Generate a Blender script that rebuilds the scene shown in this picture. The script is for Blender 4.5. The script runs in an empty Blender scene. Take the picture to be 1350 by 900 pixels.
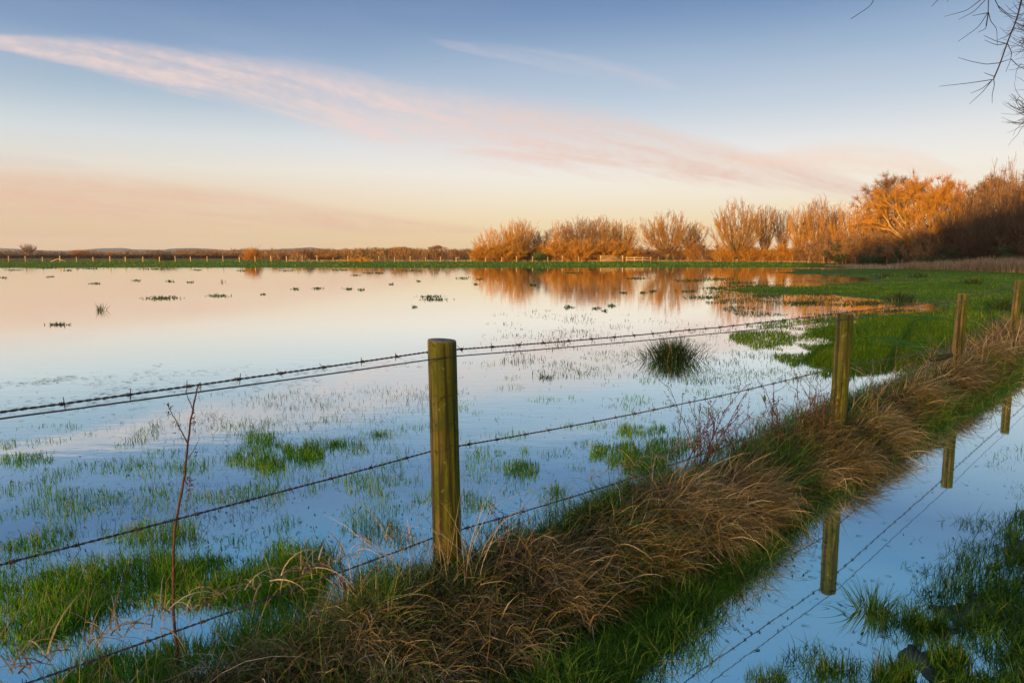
import bpy, math, random
import numpy as np
R = math.radians
rnd = random.Random(7)
rng = np.random.default_rng(7)
sc = bpy.context.scene
col = sc.collection

# ------------------------------------------------------------------ camera
F = 900.0                       # focal length in pixels of the 1350 px wide photograph
HOR = 333.0
PITCH = math.atan((450 - HOR) / F)
CAMZ = 1.6
cd = bpy.data.cameras.new("camera")
cd.sensor_width = 36.0
cd.lens = 24.0
cd.clip_start = 0.02
cd.clip_end = 20000
cam = bpy.data.objects.new("camera", cd)
cam.location = (0, 0, CAMZ)
cam.rotation_euler = (R(90) - PITCH, 0, 0)
col.objects.link(cam)
sc.camera = cam

# ------------------------------------------------------------------ exposure
sc.view_settings.view_transform = 'Standard'
sc.view_settings.look = 'None'
sc.view_settings.gamma = 1.0
sc.view_settings.exposure = 0.8
sc.view_settings.use_curve_mapping = False
sc.cycles.use_denoising = True
sc.cycles.max_bounces = 6
sc.cycles.diffuse_bounces = 3
sc.cycles.glossy_bounces = 3
sc.cycles.transparent_max_bounces = 8
sc.cycles.volume_bounces = 0
sc.cycles.use_adaptive_sampling = True
sc.cycles.adaptive_threshold = 0.015

# ------------------------------------------------------------------ sun
SUN_EL = 5.0
SUN_BACK = 33.0                 # degrees to the left of straight behind the camera
sd = bpy.data.lights.new("sun", 'SUN')
sd.energy = 5.0
sd.angle = R(0.9)
sd.color = (1.0, 0.60, 0.21)
sun = bpy.data.objects.new("sun", sd)
sa = R(SUN_BACK)
travel = (math.sin(sa) * math.cos(R(SUN_EL)), math.cos(sa) * math.cos(R(SUN_EL)), -math.sin(R(SUN_EL)))
import mathutils
sun.rotation_euler = mathutils.Vector(travel).to_track_quat('-Z', 'Y').to_euler()
sun.location = (-20, -30, 20)
col.objects.link(sun)


def ray(px, py):
    dx = (px - 675.0) / F
    dy = -(py - 450.0) / F
    c, s = math.cos(PITCH), math.sin(PITCH)
    return np.array([dx, c + dy * s, -s + dy * c])


def gpt(px, py, z=0.0):
    d = ray(px, py)
    k = (z - CAMZ) / d[2]
    return np.array([d[0] * k, d[1] * k, z])


def at(px, py, Y):
    d = ray(px, py)
    k = Y / d[1]
    return np.array([d[0] * k, Y, CAMZ + d[2] * k])


def azel(px, py):
    d = ray(px, py)
    return math.atan2(d[0], d[1]), math.atan2(d[2], math.hypot(d[0], d[1]))


def srgb(r, g, b):
    f = lambda c: (c / 255 / 12.92) if c / 255 <= 0.04045 else ((c / 255 + 0.055) / 1.055) ** 2.4
    return (f(r), f(g), f(b), 1.0)


# ------------------------------------------------------------------ node helpers
class NT:
    def __init__(self, tree):
        self.t = tree
        self.n = tree.nodes
        self.l = tree.links

    def node(self, typ, **kw):
        nd = self.n.new(typ)
        for k, v in kw.items():
            setattr(nd, k, v)
        return nd

    def link(self, a, b):
        self.l.new(a, b)

    def put(self, sock, v):
        if isinstance(v, bpy.types.NodeSocket):
            self.l.new(v, sock)
        else:
            sock.default_value = v

    def math(self, op, a, b=0.0, c=0.0, clamp=False):
        nd = self.node('ShaderNodeMath', operation=op, use_clamp=clamp)
        self.put(nd.inputs[0], a)
        self.put(nd.inputs[1], b)
        self.put(nd.inputs[2], c)
        return nd.outputs[0]

    def maprange(self, v, a, b, c=0.0, d=1.0, interp='SMOOTHSTEP'):
        nd = self.node('ShaderNodeMapRange', interpolation_type=interp, clamp=True)
        for i, x in enumerate((v, a, b, c, d)):
            self.put(nd.inputs[i], x)
        return nd.outputs[0]

    def mix(self, fac, a, b, blend='MIX'):
        nd = self.node('ShaderNodeMix', data_type='RGBA', blend_type=blend)
        self.put(nd.inputs[0], fac)
        self.put(nd.inputs[6], a)
        self.put(nd.inputs[7], b)
        return nd.outputs[2]

    def ramp(self, fac, stops, interp='LINEAR'):
        nd = self.node('ShaderNodeValToRGB')
        cr = nd.color_ramp
        cr.interpolation = interp
        while len(cr.elements) < len(stops):
            cr.elements.new(0.5)
        for e, (p, c) in zip(cr.elements, stops):
            e.position = p
            e.color = c if len(c) == 4 else (*c, 1.0)
        self.put(nd.inputs[0], fac)
        return nd.outputs[0]

    def noise(self, vec, scale, detail=3.0, rough=0.55, dist=0.0, out=0):
        nd = self.node('ShaderNodeTexNoise')
        if vec is not None:
            self.link(vec, nd.inputs['Vector'])
        nd.inputs['Scale'].default_value = scale
        nd.inputs['Detail'].default_value = detail
        nd.inputs['Roughness'].default_value = rough
        nd.inputs['Distortion'].default_value = dist
        return nd.outputs[out]

    def mapping(self, vec, scale=(1, 1, 1), loc=(0, 0, 0), rot=(0, 0, 0)):
        nd = self.node('ShaderNodeMapping')
        self.link(vec, nd.inputs[0])
        nd.inputs[1].default_value = loc
        nd.inputs[2].default_value = rot
        nd.inputs[3].default_value = scale
        return nd.outputs[0]

    def comb(self, x, y, z=0.0):
        nd = self.node('ShaderNodeCombineXYZ')
        for i, v in enumerate((x, y, z)):
            self.put(nd.inputs[i], v)
        return nd.outputs[0]

    def curve(self, fac, pts):
        nd = self.node('ShaderNodeFloatCurve')
        cv = nd.mapping.curves[0]
        pts = sorted(pts)
        while len(cv.points) < len(pts):
            cv.points.new(0.5, 0.5)
        for p, (x, y) in zip(cv.points, pts):
            p.location = (x, y)
            p.handle_type = 'AUTO'
        nd.mapping.update()
        self.put(nd.inputs['Value'], fac)
        return nd.outputs[0]


# ------------------------------------------------------------------ world
w = bpy.data.worlds.new("World")
sc.world = w
w.use_nodes = True
T = NT(w.node_tree)
T.n.clear()
tc = T.node('ShaderNodeTexCoord')
sep = T.node('ShaderNodeSeparateXYZ')
T.link(tc.outputs['Generated'], sep.inputs[0])
sx, sy, sz = sep.outputs
el = T.math('DEGREES', T.math('ARCSINE', sz)) if False else T.math('MULTIPLY', T.math('ARCSINE', sz), 57.2958)
az = T.math('MULTIPLY', T.math('ARCTAN2', sx, sy), 57.2958)
e01 = T.math('DIVIDE', el, 60.0, clamp=True)
EL = lambda d: d / 60.0
left = T.ramp(e01, [
    (EL(0.0), srgb(230, 192, 152)), (EL(2.0), srgb(236, 202, 164)), (EL(4.5), srgb(238, 212, 182)),
    (EL(6.2), srgb(238, 230, 218)), (EL(8.5), srgb(218, 227, 232)), (EL(11.5), srgb(172, 195, 216)),
    (EL(15.0), srgb(128, 160, 200)), (EL(19.0), srgb(90, 126, 176)), (EL(23.5), srgb(104, 156, 204)),
    (EL(40.0), srgb(108, 156, 206)), (EL(60.0), srgb(118, 158, 206))])
right = T.ramp(e01, [
    (EL(0.0), srgb(255, 216, 150)), (EL(2.0), srgb(255, 230, 178)), (EL(4.5), srgb(255, 243, 222)),
    (EL(6.5), srgb(252, 247, 238)), (EL(8.5), srgb(236, 238, 240)), (EL(11.5), srgb(196, 212, 230)),
    (EL(15.0), srgb(156, 183, 214)), (EL(19.0), srgb(104, 140, 188)), (EL(23.5), srgb(110, 162, 208)),
    (EL(40.0), srgb(108, 156, 206)), (EL(60.0), srgb(118, 158, 206))])
lr = T.maprange(az, -40.0, 8.0, 0.0, 1.0)
sky = T.mix(lr, left, right)
# real scattering sky under the twilight colours
nis = T.node('ShaderNodeTexSky', sky_type='NISHITA')
nis.sun_disc = False
nis.sun_elevation = R(SUN_EL)
nis.sun_rotation = R(180 + SUN_BACK)
nis.air_density = 1.0
nis.dust_density = 2.0
sky = T.mix(1.0, sky, (10, 10, 10, 1), 'MULTIPLY')
sky = T.mix(0.90, nis.outputs[0], sky)
# the side of the sky where the sun stands (behind the viewer) is a broad warm glow
dt = T.node('ShaderNodeVectorMath', operation='DOT_PRODUCT')
T.link(tc.outputs['Generated'], dt.inputs[0]); dt.inputs[1].default_value = tuple(-x for x in travel)
glow = T.ramp(T.math('MAXIMUM', dt.outputs['Value'], 0.0), [(.15, (0, 0, 0)), (.6, (1.8, 1.6, 1.25)), (.9, (6.5, 4.6, 2.6)), (1, (14, 8.5, 4))])
glow = T.mix(1.0, glow, (2.2, 2.2, 2.2, 1), 'MULTIPLY')
sky = T.mix(1.0, sky, glow, 'ADD')


# clouds: high cirrus streaks, laid out by compass direction and height above the horizon
def band(pts, amt, colr, fil=0.5, seed=0.0, soft=0.35, colr2=None):
    """pts: (px, py, halfwidth px) turned into azimuth / elevation / half width"""
    global sky
    P = []
    for (px, py, hw) in pts:
        a, e = azel(px, py)
        P.append((math.degrees(a), math.degrees(e), hw / F * 57.3))
    a01 = T.math('DIVIDE', T.math('ADD', az, 60.0), 120.0, clamp=True)
    cen = T.math('MULTIPLY', T.curve(a01, [((a + 60) / 120, e / 40.0) for a, e, _ in P]), 40.0)
    wid = T.math('MULTIPLY', T.curve(a01, [((a + 60) / 120, h / 5.0) for a, _, h in P]), 5.0)
    off = T.math('SUBTRACT', el, cen)
    vec = T.comb(T.math('MULTIPLY', az, 0.10), T.math('MULTIPLY', T.math('ADD', off, T.math('MULTIPLY', az, 0.05)), 1.1), seed)
    n1 = T.noise(vec, 1.0, 6.0, 0.62, 0.4)
    vec2 = T.comb(T.math('MULTIPLY', az, 0.9), T.math('MULTIPLY', off, 1.6), seed + 3)
    n2 = T.noise(vec2, 1.0, 4.0, 0.6, 0.6)
    wob = T.math('ADD', off, T.math('MULTIPLY', T.math('SUBTRACT', n1, 0.5), T.math('MULTIPLY', wid, 1.1)))
    r = T.math('DIVIDE', T.math('ABSOLUTE', wob), T.math('MAXIMUM', wid, 0.01))
    m = T.maprange(r, 1.15, soft, 0.0, 1.0)
    fila = T.math('ADD', 1.0 - fil, T.math('MULTIPLY', T.maprange(n1, 0.35, 0.65), fil))
    mott = T.math('ADD', 0.72, T.math('MULTIPLY', T.maprange(n2, 0.35, 0.68), 0.28))
    on = T.maprange(wid, 0.02, 0.35)
    m = T.math('MULTIPLY', T.math('MULTIPLY', m, T.math('MULTIPLY', fila, mott)), T.math('MULTIPLY', on, amt))
    front = T.maprange(sy, 0.0, 0.2)
    m = T.math('MULTIPLY', m, front)
    c = tuple(x * 10 for x in srgb(*colr)[:3]) + (1,)
    if colr2:
        c = T.mix(T.maprange(az, -12.0, 14.0), c, tuple(x * 10 for x in srgb(*colr2)[:3]) + (1,))
    sky = T.mix(m, sky, c)


band([(-400, 10, 3), (-60, 48, 6), (60, 62, 12), (160, 78, 20), (300, 103, 30), (430, 132, 42), (560, 160, 46), (700, 178, 48), (820, 194, 42),
      (920, 210, 32), (1010, 226, 24), (1080, 240, 20), (1150, 254, 10), (1220, 266, 0), (1400, 270, 0)], 0.92, (238, 214, 208), 0.5, 0.0, 0.35, (232, 200, 186))
band([(-200, 30, 0), (540, 48, 0), (600, 60, 6), (700, 74, 11), (800, 92, 13), (870, 110, 9), (920, 122, 0), (1500, 200, 0)], 0.36, (214, 206, 214), 0.6, 5.0)
band([(-500, 195, 14), (0, 252, 26), (150, 262, 30), (300, 274, 26), (450, 290, 18), (600, 302, 8), (700, 306, 0), (1500, 320, 0)], 0.8, (230, 186, 164), 0.75, 9.0)
band([(-500, 170, 8), (0, 208, 8), (80, 215, 6), (160, 224, 0), (1500, 300, 0)], 0.35, (216, 200, 200), 0.6, 12.0)
band([(-300, 200, 0), (900, 205, 0), (1000, 212, 12), (1100, 208, 18), (1180, 212, 18), (1250, 224, 8), (1300, 230, 0), (1700, 250, 0)], 0.6, (246, 212, 190), 0.5, 15.0)
band([(-300, 190, 0), (560, 196, 0), (620, 200, 5), (700, 205, 6), (800, 214, 5), (900, 226, 0), (1600, 260, 0)], 0.6, (236, 208, 196), 0.4, 19.0)
# deep soft variation so the sky is not a clean ramp
vv = T.noise(T.comb(T.math('MULTIPLY', az, 0.03), T.math('MULTIPLY', el, 0.16), 2.0), 1.0, 4.0, 0.5)
sky = T.mix(T.maprange(vv, 0.3, 0.7, 0.0, 0.07), sky, (9.5, 8.6, 7.6, 1))
bg = T.node('ShaderNodeBackground')
T.link(sky, bg.inputs[0])
bg.inputs[1].default_value = 0.0575
wo = T.node('ShaderNodeOutputWorld')
T.link(bg.outputs[0], wo.inputs[0])


# ------------------------------------------------------------------ noise in numpy
def _hash(ix, iy, seed):
    h = (ix.astype(np.int64) * 374761393 + iy.astype(np.int64) * 668265263 + seed * 69069) & 0xFFFFFFFF
    h = ((h ^ (h >> 13)) * 1274126177) & 0xFFFFFFFF
    h = (h ^ (h >> 16)) & 0xFFFFFFFF
    return h / 4294967295.0


def vnoise(x, y, seed=0):
    x = np.asarray(x, float); y = np.asarray(y, float)
    ix = np.floor(x); iy = np.floor(y)
    fx = x - ix; fy = y - iy
    fx = fx * fx * (3 - 2 * fx); fy = fy * fy * (3 - 2 * fy)
    a = _hash(ix, iy, seed); b = _hash(ix + 1, iy, seed)
    c = _hash(ix, iy + 1, seed); d = _hash(ix + 1, iy + 1, seed)
    return (a * (1 - fx) + b * fx) * (1 - fy) + (c * (1 - fx) + d * fx) * fy


def fbm(x, y, seed=0, octv=4):
    s = 0; a = 0.5; t = 0
    for i in range(octv):
        s = s + a * vnoise(x * 2 ** i, y * 2 ** i, seed + i * 17)
        t += a
        a *= 0.5
    return s / t


# ------------------------------------------------------------------ object helpers
def tag(o, label=None, cat=None, group=None, kind=None):
    if label: o['label'] = label
    if cat: o['category'] = cat
    if group: o['group'] = group
    if kind: o['kind'] = kind
    return o


def mesh_obj(name, verts, faces, mat, parent=None, smooth=False, attrs=None, mats=None, mat_idx=None):
    """verts (N,3), faces: (M,3|4) array or list of lists"""
    me = bpy.data.meshes.new(name)
    verts = np.asarray(verts, dtype=np.float32)
    if isinstance(faces, np.ndarray):
        k = faces.shape[1]
        me.vertices.add(len(verts)); me.vertices.foreach_set('co', verts.ravel())
        me.loops.add(faces.size); me.loops.foreach_set('vertex_index', faces.astype(np.int32).ravel())
        me.polygons.add(len(faces))
        me.polygons.foreach_set('loop_start', np.arange(0, faces.size, k, dtype=np.int32))
        me.polygons.foreach_set('loop_total', np.full(len(faces), k, dtype=np.int32))
    else:
        me.from_pydata(verts.tolist(), [], faces)
    for m in (mats or [mat]):
        me.materials.append(m)
    if mat_idx is not None:
        me.polygons.foreach_set('material_index', np.asarray(mat_idx, dtype=np.int32))
    if smooth:
        me.polygons.foreach_set('use_smooth', np.ones(len(me.polygons), dtype=bool))
    for nm, arr in (attrs or {}).items():
        a = me.attributes.new(nm, 'FLOAT', 'POINT')
        a.data.foreach_set('value', np.asarray(arr, dtype=np.float32))
    me.update(calc_edges=True)
    me.validate()
    o = bpy.data.objects.new(name, me)
    col.objects.link(o)
    if parent is not None:
        o.parent = parent
    return o


def empty(name, loc=(0, 0, 0), rz=0.0):
    o = bpy.data.objects.new(name, None)
    o.empty_display_size = 0.2
    o.location = loc
    o.rotation_euler = (0, 0, rz)
    col.objects.link(o)
    return o


class Acc:
    """collects geometry for one mesh object"""
    def __init__(s):
        s.v = []; s.f = []; s.n = 0; s.a = []

    def add(s, v, f, a=0.5):
        v = np.asarray(v, float); f = np.asarray(f, int)
        s.v.append(v); s.f.append(f + s.n); s.n += len(v)
        s.a.append(np.full(len(v), a) if np.isscalar(a) else np.asarray(a, float))

    def build(s, name, mat, parent=None, smooth=False):
        return mesh_obj(name, np.concatenate(s.v), np.concatenate(s.f), mat, parent, smooth, {'rnd': np.concatenate(s.a)})


def tube(acc, pts, rad, k=5, a=0.5, cap=True):
    """joined tube with quads; the ends are closed by degenerate-free small rings"""
    P = np.asarray(pts, float); n = len(P)
    rad = np.full(n, rad) if np.isscalar(rad) else np.asarray(rad, float)
    Tn = np.gradient(P, axis=0)
    Tn /= np.linalg.norm(Tn, axis=1)[:, None] + 1e-12
    ref = np.array([0, 0, 1.0]) if abs(Tn[0, 2]) < 0.9 else np.array([1.0, 0, 0])
    u = np.cross(Tn[0], ref); u /= np.linalg.norm(u)
    U = []
    for i in range(n):
        u = u - Tn[i] * np.dot(u, Tn[i]); u /= np.linalg.norm(u) + 1e-12
        U.append(u)
    U = np.array(U); V = np.cross(Tn, U)
    if cap:
        P = np.vstack([P[:1] - Tn[:1] * rad[0] * .3, P, P[-1:] + Tn[-1:] * rad[-1] * .3])
        rad = np.concatenate([[rad[0] * .3], rad, [rad[-1] * .2]])
        U = np.vstack([U[:1], U, U[-1:]]); V = np.vstack([V[:1], V, V[-1:]]); n += 2
    th = np.arange(k) / k * 2 * math.pi
    ring = np.cos(th)[None, :, None] * U[:, None, :] + np.sin(th)[None, :, None] * V[:, None, :]
    verts = (P[:, None, :] + ring * rad[:, None, None]).reshape(-1, 3)
    i = np.arange(n - 1)[:, None] * k; j = np.arange(k)[None, :]; j2 = (j + 1) % k
    faces = np.stack([i + j, i + j2, i + k + j2, i + k + j], -1).reshape(-1, 4)
    acc.add(verts, faces, a)


def segs_mesh(segs, k=3):
    """many loose tapered prisms: array (N,8) p0 p1 r0 r1"""
    S = np.asarray(segs, float)
    p0, p1, r0, r1 = S[:, :3], S[:, 3:6], S[:, 6], S[:, 7]
    d = p1 - p0
    d = d / (np.linalg.norm(d, axis=1)[:, None] + 1e-9)
    ref = np.where(np.abs(d[:, 2:3]) < 0.9, np.array([[0, 0, 1.0]]), np.array([[1.0, 0, 0]]))
    u = np.cross(d, ref); u /= np.linalg.norm(u, axis=1)[:, None]
    v = np.cross(d, u)
    th = np.arange(k) / k * 2 * math.pi
    ring = np.cos(th)[None, :, None] * u[:, None, :] + np.sin(th)[None, :, None] * v[:, None, :]
    A = p0[:, None, :] + ring * r0[:, None, None]
    B = p1[:, None, :] + ring * r1[:, None, None]
    V = np.concatenate([A, B], 1).reshape(-1, 3)
    base = np.arange(len(S))[:, None, None] * 2 * k
    j = np.arange(k); j2 = (j + 1) % k
    q = np.stack([j, j2, j2 + k, j + k], -1)[None]
    return V, (base + q).reshape(-1, 4), 2 * k


def blades(root, length, az_, tilt, bend, width, nseg=4, twist=None, rv=None, kink=0.0):
    """curved grass ribbons; kink makes them crooked and broken. Returns verts, faces, rnd, tip coordinate"""
    N = len(root)
    L = np.broadcast_to(np.asarray(length, float), (N,))
    az_ = np.array(np.broadcast_to(np.asarray(az_, float), (N,)))
    tilt = np.array(np.broadcast_to(np.asarray(tilt, float), (N,)))
    bend = np.broadcast_to(np.asarray(bend, float), (N,))
    width = np.broadcast_to(np.asarray(width, float), (N,))
    if twist is None:
        twist = rng.normal(0, 0.6, N)
    if rv is None:
        rv = rng.random(N)
    brk = np.where(rng.random(N) < kink, rng.integers(1, nseg + 1, N), 99)
    pos = np.array(root, float)
    extra = np.zeros(N)
    rows = []
    for i in range(nseg + 1):
        u = i / nseg
        if kink:
            az_ = az_ + rng.normal(0, kink * .8, N)
            extra = extra + rng.normal(0, kink * .5, N) + np.where(brk == i, rng.uniform(.5, 1.6, N), 0)
        h = np.stack([np.cos(az_), np.sin(az_), np.zeros(N)], 1)
        sidev = np.stack([-np.sin(az_), np.cos(az_), np.zeros(N)], 1)
        ang = tilt + bend * u + extra
        dirv = h * np.sin(ang)[:, None] + np.array([0, 0, 1.0]) * np.cos(ang)[:, None]
        nrm = h * np.cos(ang)[:, None] - np.array([0, 0, 1.0]) * np.sin(ang)[:, None]
        sv = sidev * np.cos(twist * u + twist)[:, None] + nrm * np.sin(twist * u + twist)[:, None]
        wd = width * (1 - u ** 1.6) * 0.5 + width * 0.04
        rows.append((pos - sv * wd[:, None], pos + sv * wd[:, None]))
        pos = pos + dirv * (L / nseg)[:, None]
    V = np.stack([np.stack(r, 1) for r in rows], 1)
    V = V.reshape(-1, 3)
    per = (nseg + 1) * 2
    base = np.arange(N)[:, None, None] * per
    i = np.arange(nseg) * 2
    q = np.stack([i, i + 1, i + 3, i + 2], -1)[None]
    return V, (base + q).reshape(-1, 4), np.repeat(rv, per), np.tile(np.repeat(np.arange(nseg + 1) / nseg, 2), N)


class Grass:
    def __init__(s):
        s.v = []; s.f = []; s.r = []; s.t = []; s.n = 0

    def add(s, *a, **k):
        if len(a[0]) == 0:
            return
        V, Fc, r, t = blades(*a, **k)
        s.v.append(V); s.f.append(Fc + s.n); s.r.append(r); s.t.append(t); s.n += len(V)

    def build(s, name, mat, parent=None):
        return mesh_obj(name, np.concatenate(s.v), np.concatenate(s.f), mat, parent, True,
                        {'rnd': np.concatenate(s.r), 'tip': np.concatenate(s.t)})


# ------------------------------------------------------------------ materials
def mat(name):
    m = bpy.data.materials.new(name)
    m.use_nodes = True
    t = NT(m.node_tree)
    b = t.n['Principled BSDF']
    return m, t, b


def grass_mat(name, stops, rough=0.6, trans=0.28, spec=0.14):
    m, t, b = mat(name)
    at_ = t.node('ShaderNodeAttribute', attribute_name='rnd')
    c = t.ramp(at_.outputs['Fac'], stops)
    t.link(c, b.inputs['Base Color'])
    b.inputs['Roughness'].default_value = rough
    b.inputs['Specular IOR Level'].default_value = spec
    tr = t.node('ShaderNodeBsdfTranslucent')
    t.link(c, tr.inputs[0])
    mx = t.node('ShaderNodeMixShader')
    mx.inputs[0].default_value = trans
    t.link(b.outputs[0], mx.inputs[1]); t.link(tr.outputs[0], mx.inputs[2])
    t.link(mx.outputs[0], t.n['Material Output'].inputs[0])
    return m


M = {}
M['green'] = grass_mat('green_grass', [(0, (.030, .095, .004)), (.45, (.068, .20, .006)), (.85, (.13, .29, .012)), (.96, (.20, .30, .03)), (1, (.32, .27, .09))])
M['deepgreen'] = grass_mat('deep_green_grass', [(0, (.018, .055, .004)), (.5, (.045, .12, .010)), (.85, (.085, .18, .022)), (1, (.20, .20, .06))])
M['field'] = grass_mat('field_grass', [(0, (.035, .085, .002)), (.5, (.080, .17, .003)), (.9, (.13, .22, .008)), (1, (.30, .22, .06))])
M['wet'] = grass_mat('wet_grass', [(0, (.02, .035, .008)), (.5, (.035, .065, .012)), (.85, (.06, .11, .02)), (1, (.14, .11, .05))])
M['dead'] = grass_mat('dead_grass', [(0, (.022, .015, .008)), (.22, (.070, .052, .026)), (.40, (.12, .105, .030)), (.58, (.21, .155, .075)), (.8, (.37, .285, .15)), (1, (.64, .54, .36))], 0.6, 0.22)
M['straw'] = grass_mat('bleached_straw', [(0, (.16, .10, .05)), (.5, (.34, .24, .12)), (1, (.60, .48, .32))], 0.5, 0.25)
M['rush'] = grass_mat('rush_stems', [(0, (.010, .020, .006)), (.6, (.022, .05, .012)), (.9, (.06, .08, .02)), (1, (.20, .14, .06))], 0.45, 0.1)
M['reed'] = grass_mat('dry_reed', [(0, (.15, .09, .045)), (.5, (.34, .22, .12)), (1, (.55, .40, .25))], 0.6, 0.2)


def bark(name, c0, c1, scale=6, rough=0.85, spec=0.2):
    m, t, b = mat(name)
    tcn = t.node('ShaderNodeTexCoord')
    n = t.noise(tcn.outputs['Object'], scale, 4, 0.6)
    c = t.ramp(n, [(.3, c0), (.7, c1)])
    t.link(c, b.inputs['Base Color'])
    b.inputs['Roughness'].default_value = rough
    b.inputs['Specular IOR Level'].default_value = spec
    return m


M['twig_orange'] = bark('orange_twigs', (.28, .120, .010), (.54, .25, .026), 0.8)
M['twig_tan'] = bark('tan_twigs', (.24, .115, .022), (.50, .255, .052), 0.8)
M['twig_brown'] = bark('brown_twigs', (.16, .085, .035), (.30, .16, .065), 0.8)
M['twig_shade_umber'] = bark('shade_umber_twigs', (.055, .034, .018), (.13, .075, .035), 0.8)  # dark bramble tone, with the shade of the wood put into the colour
M['twig_dark'] = bark('dark_twigs', (.020, .014, .014), (.045, .032, .028), 9)
M['trunk'] = bark('bark', (.14, .085, .045), (.30, .19, .10), 2.0)
M['pale_bark'] = bark('pale_bark', (.28, .18, .07), (.46, .31, .13), 2.0)
M['ivy'] = bark('ivy_leaves', (.018, .035, .008), (.05, .075, .014), 1.2, 0.6)
M['evergreen'] = bark('evergreen_leaves', (.022, .05, .008), (.07, .11, .016), 1.0, 0.6)
M['weed'] = bark('dead_weed_stem', (.055, .028, .020), (.13, .07, .045), 30)
M['pale_wood'] = bark('pale_timber', (.34, .21, .09), (.50, .34, .17), 3)
M['house_wall'] = bark('rendered_wall', (.62, .58, .50), (.75, .70, .62), 1)
M['roof_tile'] = bark('roof_tiles', (.16, .09, .06), (.24, .13, .09), 2)
M['window_glass'] = bark('window_glass', (.03, .04, .05), (.05, .06, .07), 2, .1, .5)

# wire
m, t, b = mat('galvanised_wire'); M['wire'] = m
tcn = t.node('ShaderNodeTexCoord')
n = t.noise(tcn.outputs['Object'], 40, 3)
t.link(t.ramp(n, [(.4, (.045, .045, .05)), (.7, (.12, .11, .105))]), b.inputs['Base Color'])
b.inputs['Metallic'].default_value = 0.5
b.inputs['Roughness'].default_value = 0.55


# timber posts with algae
def post_mat(name, algae):
    m, t, b = mat(name)
    tcn = t.node('ShaderNodeTexCoord')
    ob = tcn.outputs['Object']
    big = t.noise(t.mapping(ob, (3, 3, 1.1)), 3.0, 4, 0.6)
    grain = t.noise(t.mapping(ob, (60, 60, 1.6)), 1.0, 5, 0.65, 0.3)
    spot = t.noise(ob, 45, 3, 0.6)
    wood = t.ramp(grain, [(.3, (.08, .045, .02)), (.55, (.19, .125, .05)), (.75, (.30, .21, .10))])
    alg = t.ramp(grain, [(.25, (.028, .034, .002)), (.5, (.078, .086, .004)), (.78, (.14, .145, .009))])
    sepn = t.node('ShaderNodeSeparateXYZ'); t.link(ob, sepn.inputs[0])
    side = t.maprange(t.math('ADD', t.math('MULTIPLY', sepn.outputs[0], 8.0), t.math('MULTIPLY', t.math('SUBTRACT', big, .5), 2.4)), -0.55 + algae, 0.1 + algae, 0, 1)
    c = t.mix(side, wood, alg)
    moss = t.noise(t.mapping(ob, (9, 9, 4), (7, 2, 1)), 1.0, 5, .7, .4)
    c = t.mix(t.maprange(moss, .50, .62, 0, .75), c, (.045, .062, .004, 1))
    c = t.mix(t.maprange(moss, .44, .30, 0, .7), c, (.15, .12, .05, 1))
    c = t.mix(t.maprange(spot, .58, .68, 0, .7), c, (.02, .022, .004, 1))
    dark = t.noise(t.mapping(ob, (26, 26, 0.7), (3, 1, 0)), 1.0, 4, .6, .5)
    c = t.mix(t.maprange(dark, .55, .64, 0, .8), c, (.022, .018, .008, 1))
    c = t.mix(t.maprange(t.math('ADD', sepn.outputs[2], t.math('MULTIPLY', moss, .35)), .62, .38, 0, .72), c, (.020, .020, .006, 1))
    lich = t.noise(t.mapping(ob, (30, 30, 18), (1, 5, 2)), 1.0, 4, .6, .8)
    c = t.mix(t.maprange(lich, .66, .72, 0, .55), c, (.26, .28, .18, 1))
    c = t.mix(t.maprange(t.noise(t.mapping(ob, (38, 38, .9), (9, 4, 3)), 1.0, 2, .5, .3), .60, .63, 0, .85), c, (.012, .010, .006, 1))
    t.link(c, b.inputs['Base Color'])
    b.inputs['Roughness'].default_value = 0.75
    b.inputs['Specular IOR Level'].default_value = 0.25
    bp = t.node('ShaderNodeBump'); bp.inputs['Strength'].default_value = .55; bp.inputs['Distance'].default_value = .004
    t.link(t.math('ADD', grain, t.math('MULTIPLY', dark, -.8)), bp.inputs['Height']); t.link(bp.outputs[0], b.inputs['Normal'])
    return m


M['post_green'] = post_mat('algae_covered_timber', -0.25)
M['post_brown'] = post_mat('weathered_timber', 0.10)
m, t, b = mat('end_grain'); M['endgrain'] = m
tcn = t.node('ShaderNodeTexCoord')
wv = t.node('ShaderNodeTexWave', wave_type='RINGS', rings_direction='Z')
t.link(tcn.outputs['Object'], wv.inputs['Vector']); wv.inputs['Scale'].default_value = 40; wv.inputs['Distortion'].default_value = 2
nn = t.noise(tcn.outputs['Object'], 60, 3)
t.link(t.mix(t.maprange(nn, .4, .6), t.ramp(wv.outputs[1], [(0, (.10, .08, .06)), (1, (.17, .14, .11))]), (.09, .10, .04, 1)), b.inputs['Base Color'])
b.inputs['Roughness'].default_value = .8

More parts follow.
